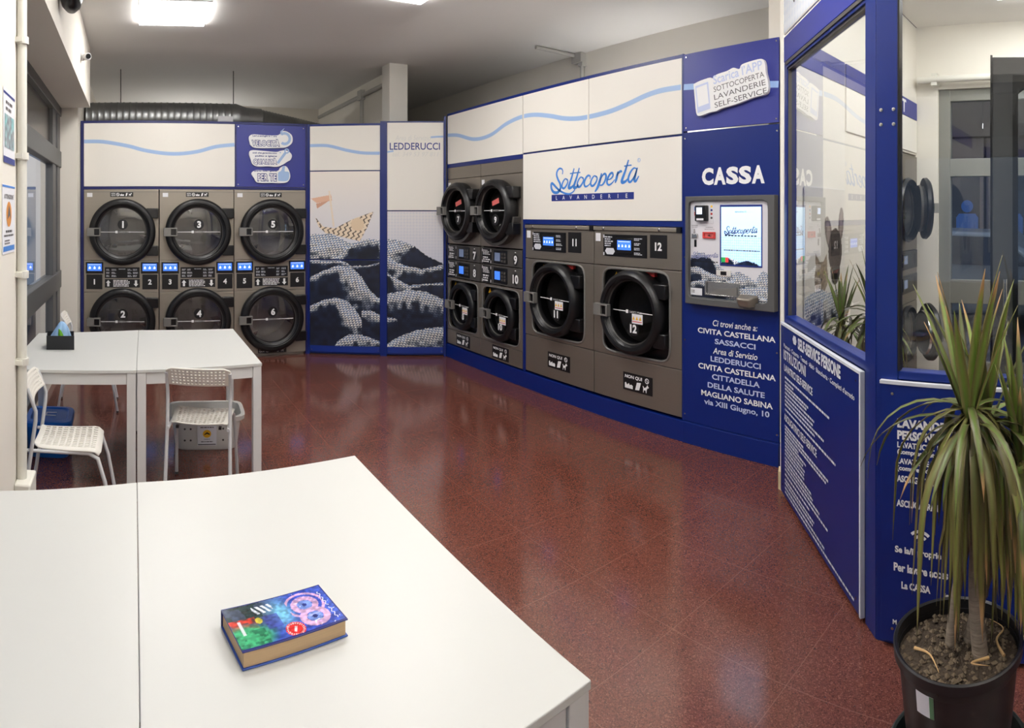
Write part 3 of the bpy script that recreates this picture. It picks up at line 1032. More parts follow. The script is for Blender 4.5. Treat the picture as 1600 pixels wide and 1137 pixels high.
# back wall row
AL = (0, AY, 0)
fr = MB()
fr.box(-.597, -.566, 0, .05, 0, 2.632).box(-.566, 1.935, 0, .05, 2.606, 2.632).box(-.566, 1.935, .004, .05, 1.876, 1.906).box(1.112, 1.126, .004, .05, 1.906, 2.606).box(1.932, 1.962, -.004, .05, 0, 2.632)
tag(fr.build('panel_frame', M['blue_dark'], smooth=False), 'narrow dark blue frame around the dryers on the back wall', 'frame', None, AL)
p = panel('wall_panel', 'long white panel with a pale wave above dryers 1 to 4', 'white', -.562, 1.110, 1.908, 2.604, AL, 0, 'white wave panels')
stripe(p, [(-.562, 2.403), (-.35, 2.398), (-.076, 2.351), (.10, 2.305), (.312, 2.272), (.50, 2.268), (.70, 2.295), (.90, 2.35), (1.108, 2.375)], .04)
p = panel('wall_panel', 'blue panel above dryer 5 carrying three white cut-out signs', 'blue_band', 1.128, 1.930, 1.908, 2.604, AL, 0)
mm = []
for xx in (1.15, 1.905):
    for zz in (1.935, 2.58):
        mm.append((xx, zz, .007, -.001, 10))
screws(p, mm)


def blob(pts, n=5):
    return [tuple(q) for q in smooth_path(pts + [pts[0]], n)[:-1]]


def cut_sign(label, z, pts, small, word, icon, x_word):
    pts = [(a_, .06 + (b_ - .06) * .84) for a_, b_ in pts]
    o = MB().prism(blob(pts), -.022, -.002).build('cutout_sign', M['ink_white'], smooth=False)
    tag(o, label, 'sign', None, (1.128, AY, z))
    m = MB()
    for i, s_ in enumerate(small):
        text(m, s_, .18 + .03 * i, .46, .098 - .034 * i, .122 - .034 * i, -.0232, bold=.03, shear=.1)
    zb = -.022 if len(small) > 1 else .0
    text(m, word, x_word[0], x_word[1], zb, zb + .076, -.0228, bold=.105, ref=.03, spacing=1.1)
    m.build('lettering_outline', M['ink_blue'], o, smooth=False)
    m = MB()
    text(m, word, x_word[0], x_word[1], zb, zb + .076, -.0236, bold=.024, ref=.03, spacing=1.1)
    m.build('lettering', M['ink_white'], o, smooth=False)
    k = MB()
    icon(k)
    k.build('icon', M['stripe'], o, smooth=False)


def ic_spin(k):
    k.ring2d(.55, .09, .075, .045, -.0232, 24, -2.2, 2.3)
    k.sheet([(.50, .17), (.55, .21), (.50, .125)], -.0232)


def ic_brush(k):
    k.ribbon([(.47, .0), (.56, .12)], .03, -.0234)
    k.ring2d(.575, .14, .03, .015, -.0234, 16)
    k.disc(.50, .12, .01, -.0234, 4)


def ic_thumb(k):
    k.sheet(blob([(.475, .0), (.475, .09), (.51, .115), (.53, .17), (.555, .16), (.55, .11), (.60, .10), (.60, .03), (.57, .0)], 3), -.0234)


cut_sign('white cut-out sign with a circular arrow, top of three on the blue panel', 2.365,
         [(.15, .02), (.155, .0), (.20, -.035), (.30, -.04), (.42, -.035), (.50, -.03), (.57, -.02), (.63, .03), (.645, .09), (.63, .15), (.58, .19), (.53, .195), (.49, .15), (.44, .135), (.3, .135), (.18, .14), (.14, .10)],
         ['Lavi e asciughi in 1 ora'], 'VELOCITÀ', ic_spin, (.175, .49))
cut_sign('white cut-out sign with a brush, middle of three on the blue panel', 2.175,
         [(.16, .03), (.18, -.03), (.24, -.06), (.36, -.055), (.46, -.06), (.52, -.035), (.58, .01), (.62, .04), (.635, .10), (.60, .15), (.55, .165), (.50, .155), (.45, .14), (.3, .15), (.17, .155), (.14, .11)],
         ['cicli che garantiscono', 'pulito e igiene'], 'QUALITÀ', ic_brush, (.19, .46))
cut_sign('white cut-out sign with a raised thumb, lowest of three on the blue panel', 1.975,
         [(.20, .02), (.22, -.025), (.27, -.04), (.40, -.038), (.50, -.04), (.58, -.025), (.615, .04), (.605, .12), (.575, .18), (.54, .19), (.50, .165), (.47, .125), (.35, .125), (.22, .13), (.17, .09), (.18, .05)],
         ['Aperto tutti i giorni'], 'PER TE', ic_thumb, (.24, .455))

# diagonal corner cupboards with the knitted picture
BA, BB = Vector((1.955, 6.765)), Vector((3.362, 6.062))
BL = (BA.x, BA.y, 0)
BR = math.atan2(BB.y - BA.y, BB.x - BA.x)
fr = MB().box(0, .022, -.004, .05, 0, 2.63).box(.832, .905, -.012, .05, 0, 2.648).box(1.548, 1.572, -.02, .05, 0, 2.70).box(.022, .832, .013, .05, .012, 2.63).box(.905, 1.548, .013, .05, .012, 2.65)
tag(fr.build('panel_frame', M['blue'], smooth=False), 'blue posts and backing of the corner cupboard', 'frame', None, BL, BR)


def kz(c): return 1.488 - c * .001817
def ks(c): return -.095 + c * .00183


def K(*pts): return [(ks(a), kz(b)) for a, b in pts]


LAY = [
    (K((50, 70), (120, 62), (200, 60), (290, 105), (380, 150), (500, 200)), [.25, .3, .3, .25, .2, .1], .3),
    (K((225, 215), (330, 120), (430, 92), (490, 98), (540, 92), (600, 95), (660, 112), (720, 140), (800, 200), (900, 250)), [.06, .05, .05, .06, .36, .22, .10, .0, .0, .0], .5),
    (K((545, 185), (610, 240), (680, 262), (760, 280), (830, 265), (900, 250)), [.16, .14, .06, .05, .05, .06], -.2),
    (K((50, 225), (150, 232), (260, 225), (330, 262), (420, 260), (500, 240)), [.03, .03, .03, .02, .02, .02], .1),
    (K((50, 345), (150, 295), (240, 258), (330, 270), (390, 330), (440, 410), (500, 465)), [.04, .05, .06, .34, .30, .12, .05], .25),
    (K((545, 300), (610, 340), (680, 380), (760, 372), (900, 365)), [.03, .08, .05, .02, .02], .0),
    (K((470, 470), (560, 430), (680, 405), (790, 420), (900, 470)), [.02, .12, .16, .14, .12], -.35),
    (K((50, 525), (140, 480), (225, 460), (300, 480), (350, 530), (400, 610), (490, 690)), [.05, .06, .06, .32, .26, .08, .04], .25),
    (K((390, 540), (440, 535), (520, 570), (610, 590)), [.08, .09, .05, .02], .0),
    (K((545, 745), (640, 690), (740, 655), (840, 640), (915, 640)), [.08, .15, .16, .15, .14], -.3),
    (K((200, 790), (245, 730), (310, 690), (400, 692), (480, 720), (560, 755), (640, 790)), [.06, .1, .12, .08, .06, .04, .02], .3),
]
BOAT = [(ks(a), 2.793 - b * .001817) for a, b in ((100, 675), (120, 735), (165, 775), (380, 825), (425, 740), (465, 640), (330, 690), (225, 745), (150, 735))]
FLAG1 = [(ks(a), 2.793 - b * .001817) for a, b in ((72, 558), (200, 535), (205, 570), (110, 588))]
FLAG2 = [(ks(a), 2.793 - b * .001817) for a, b in ((105, 592), (190, 570), (112, 622))]
MAST = [(ks(a), 2.793 - b * .001817) for a, b in ((183, 512), (193, 512), (222, 735), (212, 735))]


def picture(X, Z):
    img = np.zeros(X.shape + (3,))
    k = np.clip((2.05 - Z) / 1.0, 0, 1)[..., None]
    img[:] = np.array([236, 228, 218]) * (1 - k) + np.array([212, 213, 224]) * k
    dm = (np.sin((X + Z) * 2 * PI / .07) * np.sin((X - Z) * 2 * PI / .07)) > .1
    img = blend(img, dm * (X > .85) * .35, (196, 200, 214))
    u, w = (X * .85 + Z * .5) / .045, (Z * .85 - X * .5) / .035
    hb = (np.floor(u) + np.floor(w)) % 2 == 0
    bt = inpoly(X, Z, BOAT)
    img = np.where(bt[..., None], np.where((np.where(hb, u % 1, w % 1) < .30)[..., None], np.array([84, 70, 60]), np.array([232, 214, 188])), img)
    img = np.where((bt & (np.hypot(X - ks(365), Z - (2.793 - 720 * .001817)) < .075))[..., None], np.array([224, 200, 168]), img)
    img = np.where(inpoly(X, Z, FLAG1)[..., None], np.array([224, 180, 152]), img)
    img = np.where(inpoly(X, Z, FLAG2)[..., None], np.array([206, 158, 132]), img)
    img = np.where(inpoly(X, Z, MAST)[..., None], np.array([232, 216, 194]), img)
    img = knit_layers(img, X, Z, LAY)
    nav = Z < .10
    return np.where(nav[..., None], np.array([12, 44, 130]), img)


p = panel('wall_panel', 'white panel with a pale wave above the paper boat picture', 'white', .026, .828, 2.098, 2.604, BL, BR, 'white wave panels')
stripe(p, [(.026, 2.384), (.234, 2.379), (.454, 2.324), (.637, 2.293), (.826, 2.288)], .035)
p = panel('wall_panel', 'tall white panel with navy place name lettering on the corner cupboard', 'white', .909, 1.544, 1.644, 2.632, BL, BR)
m = MB(); text(m, 'LEDDERUCCI', .938, 1.505, 2.325, 2.405, bold=.012); m.build('lettering', M['ink_blue'], p, smooth=False)
m = MB(); text(m, 'Area di Servizio', 1.0, 1.40, 2.43, 2.49, shear=.25); text(m, 'tel. 349 53 97 811', .97, 1.49, 2.25, 2.30, shear=.25); m.build('lettering', mat('faint_print', (222, 220, 216), .45), p, smooth=False)
stripe(p, [(1.40, 2.466), (1.47, 2.472), (1.543, 2.475)], .02)
stripe(p, [(.911, 2.30), (.94, 2.306), (.98, 2.312)], .018)
for lab, a in (('picture panel of a paper boat on knitted waves', (.026, .828, 1.088, 2.088)), ('lower picture panel of dark knitted waves under the boat', (.026, .828, .03, 1.078)),
               ('picture panel of knitted waves beside the corner stack', (.909, 1.544, .03, 1.634))):
    p = panel('picture_panel', lab, 'blue', a[0], a[1], a[2], a[3], BL, BR, None)
    print_grid('printed_picture', a[0] + .002, a[1] - .002, a[2] + .002, a[3] - .002, .0052, picture, p)
    mm = []
    for xx in (a[0] + .02, a[1] - .02):
        mm.append((xx, a[2] + .025, .006, -.002, 8))
    screws(p, mm)

# right wall row: local x = 6.05 - y
RY = 6.05
RL = onR(RY)
X = lambda y: RY - y
fr = MB()
fr.box(0, X(6.038), .0, .05, .15, 2.72).box(X(4.607), X(4.567), .002, .05, .15, 2.155).box(X(2.727), X(2.715), .002, .05, .15, 2.73)
fr.box(0, X(2.72), .002, .05, 2.700, 2.728).box(0, X(4.6), .002, .05, 2.117, 2.158).box(X(4.567), X(2.727), .002, .05, 1.51, 1.548).box(X(4.6), X(2.727), .013, .05, 1.55, 2.70).box(0, X(4.6), .013, .05, 2.16, 2.70)
tag(fr.build('panel_frame', M['blue'], smooth=False), 'blue frame around the washers and the stacked machines by the payment column', 'frame', None, RL, RW)
pl = MB().box(0, X(2.70), -.012, .3, 0, .145).box(X(2.70), X(1.94), -.012, .03, 0, .145).box(X(2.72), X(1.94), -.006, .02, .145, .149)
tag(pl.build('plinth', M['blue'], smooth=False, bevel=.004), 'long blue plinth under the washers along the floor', 'plinth', None, RL, RW)
W = [(6.051, 2.488), (5.806, 2.461), (5.472, 2.384), (5.165, 2.391), (4.881, 2.470), (4.644, 2.505), (4.43, 2.50), (4.20, 2.46), (4.02, 2.418), (3.85, 2.396), (3.692, 2.393), (3.461, 2.406), (3.264, 2.438), (3.078, 2.478), (2.919, 2.497), (2.735, 2.496)]
WS = [(X(q.x), q.y) for q in smooth_path(W, 8)]
for lab, y0, y1, zb in (('white wave panel above stacks 7 to 10', 6.036, 4.612, 2.16), ('white wave panel above washer 11', 4.604, 3.703, 2.168), ('white wave panel above washer 12 touching the blue column', 3.697, 2.73, 2.168)):
    p = panel('wall_panel', lab, 'white', X(y0), X(y1), zb, 2.702, RL, RW, 'white wave panels')
    MB().ribbon([q for q in WS if X(y0) <= q[0] <= X(y1)], .038, -.0012).build('wave_stripe', M['stripe'], p, smooth=False)
p = panel('wall_panel', 'wide white panel with blue script logo above washers 11 and 12', 'white', X(4.604), X(2.73), 1.552, 2.152, RL, RW)

# script logo drawn with pen strokes; units: the zoomed picture of the logo
SX, SZ = 1.06 / 1150, .30 / 385


def strokes(mb, x0, z0, kx, kz_, y, wbase):
    """'Sottocoperta' as brush strokes in a 1150 x 385 box (slant removed), y measured downwards"""
    def s(pts, w=1.0, taper=True):
        q = smooth_path([(x0 + a * kx, z0 - b * kz_) for a, b in pts], 7)
        if taper:
            mb.ribbon(q, lambda t: wbase * w * (.45 + .75 * math.sin(PI * min(max(t, .04), .96))), y)
        else:
            mb.ribbon(q, wbase * w, y)
    s([(172, 118), (178, 80), (165, 50), (130, 42), (98, 70), (88, 120), (108, 180), (138, 235), (145, 290), (120, 335), (80, 350), (35, 335), (8, 290), (5, 240), (18, 226), (45, 245), (90, 290), (150, 335), (220, 365), (280, 370), (330, 345), (352, 315)], 1.25)

    def o(x, z, w_=86, h=122):
        s([(x + w_ * .9, z - h * .82), (x + w_ * .6, z - h), (x + w_ * .2, z - h * .72), (x + w_ * .0, z - h * .28), (x + w_ * .18, z - 3), (x + w_ * .52, z - h * .1), (x + w_ * .92, z - h * .5), (x + w_ * .98, z - h * .85), (x + w_ * .72, z - h)], .95)

    def t(x, z, h):
        s([(x + h * .34, z - h), (x + h * .2, z - h * .55), (x + h * .04, z - h * .12), (x + h * .06, z - 2), (x + h * .2, z - h * .05), (x + h * .3, z - h * .16)], 1.35)
    o(166, 300)
    t(258, 300, 245)
    t(330, 300, 245)
    s([(282, 118), (350, 112), (428, 112)], .6, False)
    o(385, 292)
    s([(556, 200), (560, 168), (532, 158), (500, 190), (480, 245), (490, 285), (520, 286), (560, 255)], 1.0)
    o(566, 288)
    s([(708, 140), (690, 215), (660, 300), (622, 358)], 1.35)
    s([(690, 225), (722, 165), (752, 150), (765, 180), (750, 235), (718, 278), (684, 282)], 1.0)
    s([(775, 222), (818, 215), (850, 180), (842, 145), (812, 160), (782, 215), (778, 262), (802, 284), (840, 262), (872, 225)], .95)
    s([(912, 132), (896, 200), (878, 264)], 1.25)
    s([(900, 185), (920, 148), (948, 132), (958, 146)], 1.0)
    t(950, 265, 255)
    s([(985, 78), (1030, 74), (1072, 72)], .6, False)
    s([(1132, 118), (1098, 108), (1060, 150), (1035, 215), (1042, 258), (1066, 256), (1104, 200), (1135, 110)], 1.0)
    s([(1140, 105), (1118, 180), (1104, 240), (1120, 256), (1155, 200)], 1.1)


m = MB()
strokes(m, X(4.19), 2.02, SX * .985, SZ * .86, -.0015, .017)
m.build('lettering', M['ink_logo'], p, smooth=False)
bar = MB().rect(X(4.181), X(3.193), 1.713, 1.768, -.0012).build('logo_bar', M['ink_blue'], p, smooth=False)
m = MB()
for i, ch in enumerate('LAVANDERIE'):
    xx = X(4.11) + i * .0935
    text(m, ch, xx - .03, xx + .03, 1.725, 1.757, -.0022, bold=.01, fit='c')
m.build('lettering', M['ink_white'], bar, smooth=False)
m = MB().ring2d(X(3.14), 2.005, .016, .012, -.0015, 16)
text(m, 'R', X(3.152), X(3.128), 1.996, 2.014, -.0015, fit='c')
m.build('registered_mark', M['stripe'], p, smooth=False)

# payment column
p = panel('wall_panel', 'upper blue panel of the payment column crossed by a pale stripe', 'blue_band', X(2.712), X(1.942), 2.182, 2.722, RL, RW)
MB().ribbon([(X(2.71), 2.493), (X(2.45), 2.473), (X(2.2), 2.448), (X(1.943), 2.422)], .042, -.0012).build('wave_stripe', mat('pale_stripe_on_blue', (150, 182, 230), .4), p, smooth=False)
mm = []
for xx in (X(2.69), X(1.96)):
    for zz in (2.205, 2.70):
        mm.append((xx, zz, .006, -.0012, 8))
screws(p, mm)
p = panel('wall_panel', 'tall blue panel of the payment column with white place names', 'blue', X(2.712), X(1.942), .152, 2.172, RL, RW)
m = MB()
xx = X(2.549)
for i, ch in enumerate('CASSA'):
    text(m, ch, xx + i * .1015, xx + i * .1015 + .098, 1.798, 1.916, -.0016, bold=.05)
T = [('Ci trovi anche a:', 2.457, 2.10, .842, .884, .2, 0), ('CIVITA CASTELLANA', 2.585, 1.965, .783, .820, 0, 1), ('SASSACCI', 2.44, 2.115, .722, .758, 0, 2), ('Area di Servizio', 2.455, 2.10, .655, .697, .2, 0),
     ('LEDDERUCCI', 2.475, 2.075, .600, .637, 0, 2), ('CIVITA CASTELLANA', 2.58, 1.963, .539, .577, 0, 1), ('CITTADELLA', 2.463, 2.083, .480, .517, 0, 2), ('DELLA SALUTE', 2.50, 2.045, .419, .456, 0, 2),
     ('MAGLIANO SABINA', 2.555, 1.985, .357, .395, 0, 1), ('via XIII Giugno, 10', 2.53, 2.01, .290, .338, 0, 2)]
m.build('lettering', M['ink_white'], p, smooth=False)
for s_, a, b, z0, z1, sh, w_ in T:
    text(MB(), s_, X(a), X(b), z0, z1, -.0016, bold=.022 if w_ else .01, shear=sh).build('lettering', M['ink_lilac' if w_ == 2 else 'ink_white'], p, smooth=False)
mm = []
for xx in (X(2.70), X(1.955)):
    for zz in (.2, .72, 1.3, 2.13):
        mm.append((xx, zz, .006, -.0012, 8))
screws(p, mm)

# app sign
sg = [(2.601, 2.495), (2.55, 2.51), (2.461, 2.522), (2.44, 2.512), (2.405, 2.535), (2.32, 2.548), (2.27, 2.562), (2.222, 2.548), (2.20, 2.575), (2.10, 2.590), (2.045, 2.588), (2.026, 2.555), (2.02, 2.50), (2.004, 2.44), (2.004, 2.385), (2.03, 2.362), (2.12, 2.35), (2.244, 2.322), (2.36, 2.305), (2.41, 2.29), (2.46, 2.288), (2.543, 2.272), (2.575, 2.29), (2.588, 2.38)]
o = MB().prism(blob([(X(a), b) for a, b in sg], 4), -.03, -.004).build('cutout_sign', M['ink_white'], smooth=False)
tag(o, 'white cut-out app sign with outlined square on the upper blue column panel', 'sign', None, RL, RW)
rot = math.radians(8)
m = MB(); text(m, 'Scarica l’APP', X(2.435), X(2.045), 2.497, 2.557, -.0312, bold=.012, rot=rot); m.build('lettering', M['ink_lilac'], o, smooth=False)
m = MB()
for i, s_ in enumerate(('SOTTOCOPERTA', 'LAVANDERIE', 'SELF-SERVICE')):
    text(m, s_, X(2.43 - .004 * i), X(2.03 - .01 * i), 2.446 - i * .053, 2.482 - i * .053, -.0312, rot=rot)
m.build('lettering', M['ink_grey'], o, smooth=False)
fr_ = [(X(2.585), 2.478), (X(2.475), 2.496), (X(2.455), 2.312), (X(2.565), 2.292)]
MB().sheet(fr_, -.0308).build('code_frame', M['ink_lilac'], o, smooth=False)
MB().sheet([(X(2.575), 2.465), (X(2.485), 2.481), (X(2.468), 2.35), (X(2.558), 2.333)], -.0314).build('blank_square', M['ink_white'], o, smooth=False)

# ------------------------------------------------------------------ payment terminal
kz0, kz1 = .985, 1.722
t = thing('payment_terminal', 'dark framed payment terminal with lit screen mounted in the blue column', 'payment terminal', onR(2.655), RW)
XK = lambda y: 2.655 - y
MB().plate(0, .712, kz0, kz1, .345, 1.36, rrect(.318, .33, 24), -.055, -.001).build('frame', M['alu'], t, bevel=.004)
LK = [([(0.03, 1.30), (.09, 1.345), (.15, 1.335), (.2, 1.30), (.30, 1.235), (.38, 1.21)], [.01, .03, .02, .0, .05, .05], .2),
      ([(.36, 1.19), (.42, 1.225), (.5, 1.20), (.56, 1.17), (.61, 1.24), (.66, 1.22)], [.1, .12, .05, .02, .12, .12], .3),
      ([(.03, 1.235), (.1, 1.24), (.2, 1.20), (.32, 1.18), (.42, 1.12), (.66, 1.14)], [.03, .05, .06, .02, .06, .1], .2),
      ([(.03, 1.13), (.15, 1.16), (.28, 1.12), (.42, 1.06), (.55, 1.09), (.66, 1.06)], [.03, .04, .03, .05, .05, .04], .2)]


def kart(Xg, Zg):
    img = np.zeros(Xg.shape + (3,))
    img[:] = (222, 221, 226)
    return knit_layers(img, Xg, Zg, LK, .55)


fp = MB().box(.026, .664, -.03, -.002, 1.03, 1.69).build('face_plate', M['white'], t, bevel=.004)
print_grid('printed_face', .030, .660, 1.034, 1.686, .0038, kart, fp, -.0312)
LS = [([(.29, 1.275), (.35, 1.315), (.40, 1.30), (.44, 1.285), (.5, 1.30), (.56, 1.285), (.61, 1.262)], [.0, .0, .02, .0, .0, .0, .0], .2)]


def sart(Xg, Zg):
    img = np.zeros(Xg.shape + (3,))
    k = np.clip((Zg - 1.30) / .33, 0, 1)[..., None]
    img[:] = np.array([190, 222, 244]) * k + np.array([176, 208, 242]) * (1 - k)
    dm = (np.sin((Xg + Zg) * 2 * PI / .034) * np.sin((Xg - Zg) * 2 * PI / .034)) > .1
    img = blend(img, dm * (Zg < 1.45) * .45, (130, 176, 226))
    img = knit_layers(img, Xg, Zg, LS, .5)
    img = np.where(((Xg < .327) & (Zg < 1.315) & (Zg > 1.283))[..., None], np.array([40, 140, 70]), img)
    img = np.where(((Xg >= .327) & (Xg < .352) & (Zg < 1.315) & (Zg > 1.283))[..., None], np.array([205, 60, 60]), img)
    return img


sx0, sx1 = XK(2.362), XK(2.05)
s1 = MB().box(sx0 - .012, sx1 + .006, -.036, -.030, 1.258, 1.662).build('touchscreen', M['ink_blue'], t, bevel=.002)
print_grid('lit_picture', sx0, sx1, 1.268, 1.648, .004, sart, s1, -.0368, M['screen_print'])
m = MB()
strokes(m, XK(2.335), 1.527, .258 / 1150, .068 / 385, -.0378, .0048)
text(m, 'BENVENUTI', XK(2.25), XK(2.162), 1.610, 1.620, -.0378)
m.build('lettering', M['ink_blue'], s1, smooth=False)
m = MB()
for i in range(10):
    m.rect(XK(2.332) + i * .0255, XK(2.332) + i * .0255 + .018, 1.455, 1.463, -.0378)
m.build('logo_bar', M['ink_black'], s1, smooth=False)
m = MB(); label_lines(m, XK(2.34), XK(2.06), 1.358, 1.368, 1, -.0378, random.Random(3), .7, 1); m.build('lettering', M['ink_grey'], s1, smooth=False)
pt = MB().box(XK(2.53), XK(2.43), -.033, -.030, 1.535, 1.68).build('reader_plate', M['paper'], t, bevel=.003)
cr = MB().box(XK(2.565), XK(2.468), -.065, -.031, 1.552, 1.66).build('card_reader', M['black'], t, bevel=.006)
MB().rect(XK(2.548), XK(2.50), 1.60, 1.645, -.0662).build('reader_screen', M['screen_icon'], cr, smooth=False)
MB().rect(XK(2.548), XK(2.488), 1.558, 1.572, -.0662).build('reader_label', M['paper'], cr, smooth=False)
for c_, zz in (('ink_logo', 1.625), ('red', 1.59)):
    MB().rect(XK(2.592), XK(2.572), zz, zz + .026, -.0318).build('card_sticker', M[c_], t, smooth=False)
for c_, zz in (('yellow', 1.645), ('ink_blue', 1.62), ('red', 1.595), ('ink_grey', 1.568)):
    MB().rect(XK(2.452), XK(2.436), zz, zz + .014, -.0338).build('card_sticker', M[c_], pt, smooth=False)
m = MB()
text(m, 'INSERIRE', XK(2.616), XK(2.562), 1.519, 1.526, -.0318); text(m, 'MONETE', XK(2.612), XK(2.566), 1.507, 1.514, -.0318)
text(m, 'INSERIRE', XK(2.493), XK(2.433), 1.507, 1.514, -.0318); text(m, 'BANCONOTE', XK(2.503), XK(2.423), 1.494, 1.501, -.0318)
text(m, 'RESTO', XK(2.385), XK(2.325), 1.153, 1.164, -.0322, bold=.01)
m.build('lettering', M['ink_grey'], fp, smooth=False)
cs = MB().box(XK(2.608), XK(2.562), -.042, -.031, 1.436, 1.466).tube([(XK(2.588), -.04, 1.466), (XK(2.588), -.036, 1.50)], .004).build('coin_slot', M['steel'], t, bevel=.003)
MB().box(XK(2.592), XK(2.572), -.034, -.031, 1.375, 1.425).build('reject_button', M['black'], t, bevel=.002)
ns = MB().plate(XK(2.514), XK(2.411), 1.436, 1.480, XK(2.4625), 1.458, rrect(.040, .012), -.044, -.031).build('banknote_slot', M['red'], t, bevel=.002)
MB().box(XK(2.50), XK(2.42), -.036, -.032, 1.447, 1.469).build('slot_mouth', M['redlabel'], ns)
MB().sheet([(XK(2.475), 1.455), (XK(2.45), 1.463), (XK(2.452), 1.456), (XK(2.43), 1.453), (XK(2.453), 1.450)], -.0445).build('arrow', M['ink_black'], ns, smooth=False)
m = MB()
strokes(m, XK(2.615), 1.345, .225 / 1150, .050 / 385, -.0322, .005)
m.build('lettering', mat('mauve_print', (140, 146, 186), .4), fp, smooth=False)
m = MB()
for i in range(10):
    m.rect(XK(2.612) + i * .0225, XK(2.612) + i * .0225 + .017, 1.274, 1.281, -.0322)
m.build('logo_bar', M['ink_black'], fp, smooth=False)
rc = MB().box(XK(2.405), XK(2.285), -.036, -.031, 1.188, 1.228).build('receipt_slot', M['crate_white'], t, bevel=.008)
MB().box(XK(2.368), XK(2.32), -.037, -.033, 1.195, 1.220).build('slot_mouth', M['black'], rc)
ty = MB().plate(XK(2.493), XK(2.215), 1.055, 1.150, XK(2.354), 1.1025, rrect(.128, .040, 20), -.046, -.031).box(XK(2.482), XK(2.226), -.034, -.0315, 1.062, 1.143).build('change_tray', M['steel'], t, bevel=.003)
MB().prism([(XK(2.47), 1.064), (XK(2.235), 1.064), (XK(2.235), 1.12), (XK(2.40), 1.10)], -.040, -.0345).build('tray_flap', M['grey_plastic'], ty)
sn = MB().rect(XK(2.625), XK(2.525), 1.046, 1.094, -.0322).build('notice_sticker', M['paper'], t, smooth=False)
m = MB(); label_lines(m, XK(2.615), XK(2.575), 1.060, 1.082, 2, -.0328, random.Random(4)); m.build('lettering', M['ink_grey'], sn, smooth=False)
hp = MB()
hp.add([(XK(2.215), -.03, 1.082), (XK(2.07), -.03, 1.082), (XK(2.07), -.03, 1.0), (XK(2.215), -.03, 1.0),
        (XK(2.195), -.12, 1.062), (XK(2.09), -.12, 1.062), (XK(2.105), -.10, 1.004), (XK(2.18), -.10, 1.004)],
       [(0, 1, 5, 4), (1, 2, 6, 5), (2, 3, 7, 6), (3, 0, 4, 7), (4, 5, 6, 7), (3, 2, 1, 0)])
hp.build('card_dispenser', M['bronze'], t, bevel=.012)
MB().box(XK(2.06), XK(2.015), -.034, -.031, 1.05, 1.058).build('dispenser_label', M['paper'], t, smooth=False)

# ------------------------------------------------------------------ glazed partition
PD = (3.083, 1.743, 0)
PR = math.radians(-135)
PLN = 1.30
rng = random.Random(11)


def infop(label, x0, x1, z0, z1, loc, rz):
    loc = (loc[0] + .021 * math.sin(rz), loc[1] - .021 * math.cos(rz), 0)
    o = panel('info_panel', label, 'blue', x0, x1, z0, z1, loc, rz, None, 'panel', .016)
    MB().box(x0 - .004, x1 + .004, -.003, .016, z1, z1 + .012).box(x1 + .0, x1 + .014, -.003, .016, z0, z1 + .012).build('edge_trim', M['ink_pale'], o, smooth=False)
    m_ = []
    for xx_ in (x0 + .045, (x0 + x1) / 2 if x1 - x0 < 2 else x0 + .6, x1 - .04):
        for zz_ in (z0 + .05, z1 - .035):
            m_.append((xx_, zz_, .006, -.0012, 8))
    screws(o, m_)
    return o


f = MB().box(0, .055, .002, .06, 0.0, 2.47).box(1.20, PLN, -.004, .06, 0.0, 3.34).box(.055, 1.20, .0, .06, .985, 1.025).box(.055, 1.20, .0, .06, 2.43, 2.47).box(0, 1.20, .02, .055, .02, .985)
gp = thing('glass_partition', 'diagonal blue framed glass partition beside the payment column', 'partition', PD, PR)
f.build('frame', M['blue'], gp, smooth=False, bevel=.003)
MB().box(.05, 1.205, .03, .036, 1.02, 2.435).build('glass_pane', M['pane'], gp, smooth=False)
MB().box(.055, 1.20, -.006, .0, 2.445, 2.462).box(.055, .062, .01, .03, 1.025, 2.43).box(.055, 1.20, .01, .03, 2.418, 2.43).build('gasket', M['bronze_dark'], gp, smooth=False)
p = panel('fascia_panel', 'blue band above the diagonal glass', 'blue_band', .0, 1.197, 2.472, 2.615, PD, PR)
p = panel('fascia_panel', 'pale patterned fascia with outlined lettering above the diagonal glass', 'white', .0, 1.197, 2.632, 3.33, PD, PR)


def fas(Xg, Zg):
    img = np.zeros(Xg.shape + (3,))
    img[:] = (226, 230, 236)
    dm = (np.sin((Xg + Zg) * 2 * PI / .1) * np.sin((Xg - Zg) * 2 * PI / .1)) > .2
    return blend(img, dm * .5, (206, 216, 232))


print_grid('printed_face', .002, 1.195, 2.64, 3.326, .012, fas, p)
m = MB()
for a, b, c_ in ((.20, .235, 2.752), (.255, .29, 2.80)):
    for xx in (a, b):
        m.ribbon([(xx, c_ + .015), (xx, c_ + .22)], .007, -.0024)
    m.ribbon([(a, c_ + .015), ((a + b) / 2, c_), (b, c_ + .015)], .009, -.0024)
m.build('lettering', M['ink_black'], p, smooth=False)
ip = infop('blue instruction panel with white lines of text under the diagonal glass', .01, 1.185, .02, .972, PD, PR)
m = MB()
text(m, 'SELF-SERVICE PERSONE', .354, .977, .898, .958, bold=.045)
text(m, 'Piumoni · Coperte · Tessuti · Abiti · Biancheria · Completi d’arredo', .079, 1.135, .846, .876, bold=.02)
text(m, 'ISTRUZIONI', .079, .488, .786, .842, bold=.03, spacing=1.1)
text(m, 'LAVATRICI SELF-SERVICE', .089, .597, .722, .762, bold=.03)
text(m, 'ASCIUGATRICI SELF-SERVICE', .089, .66, .447, .487, bold=.03)
for i in range(6):
    a = i * PI / 3
    m.disc(.293 + .022 * math.cos(a), .932 + .015 * math.sin(a), .015, -.0014, 10, .011)
m.disc(.293, .932, .02, -.0018, 12, .014)
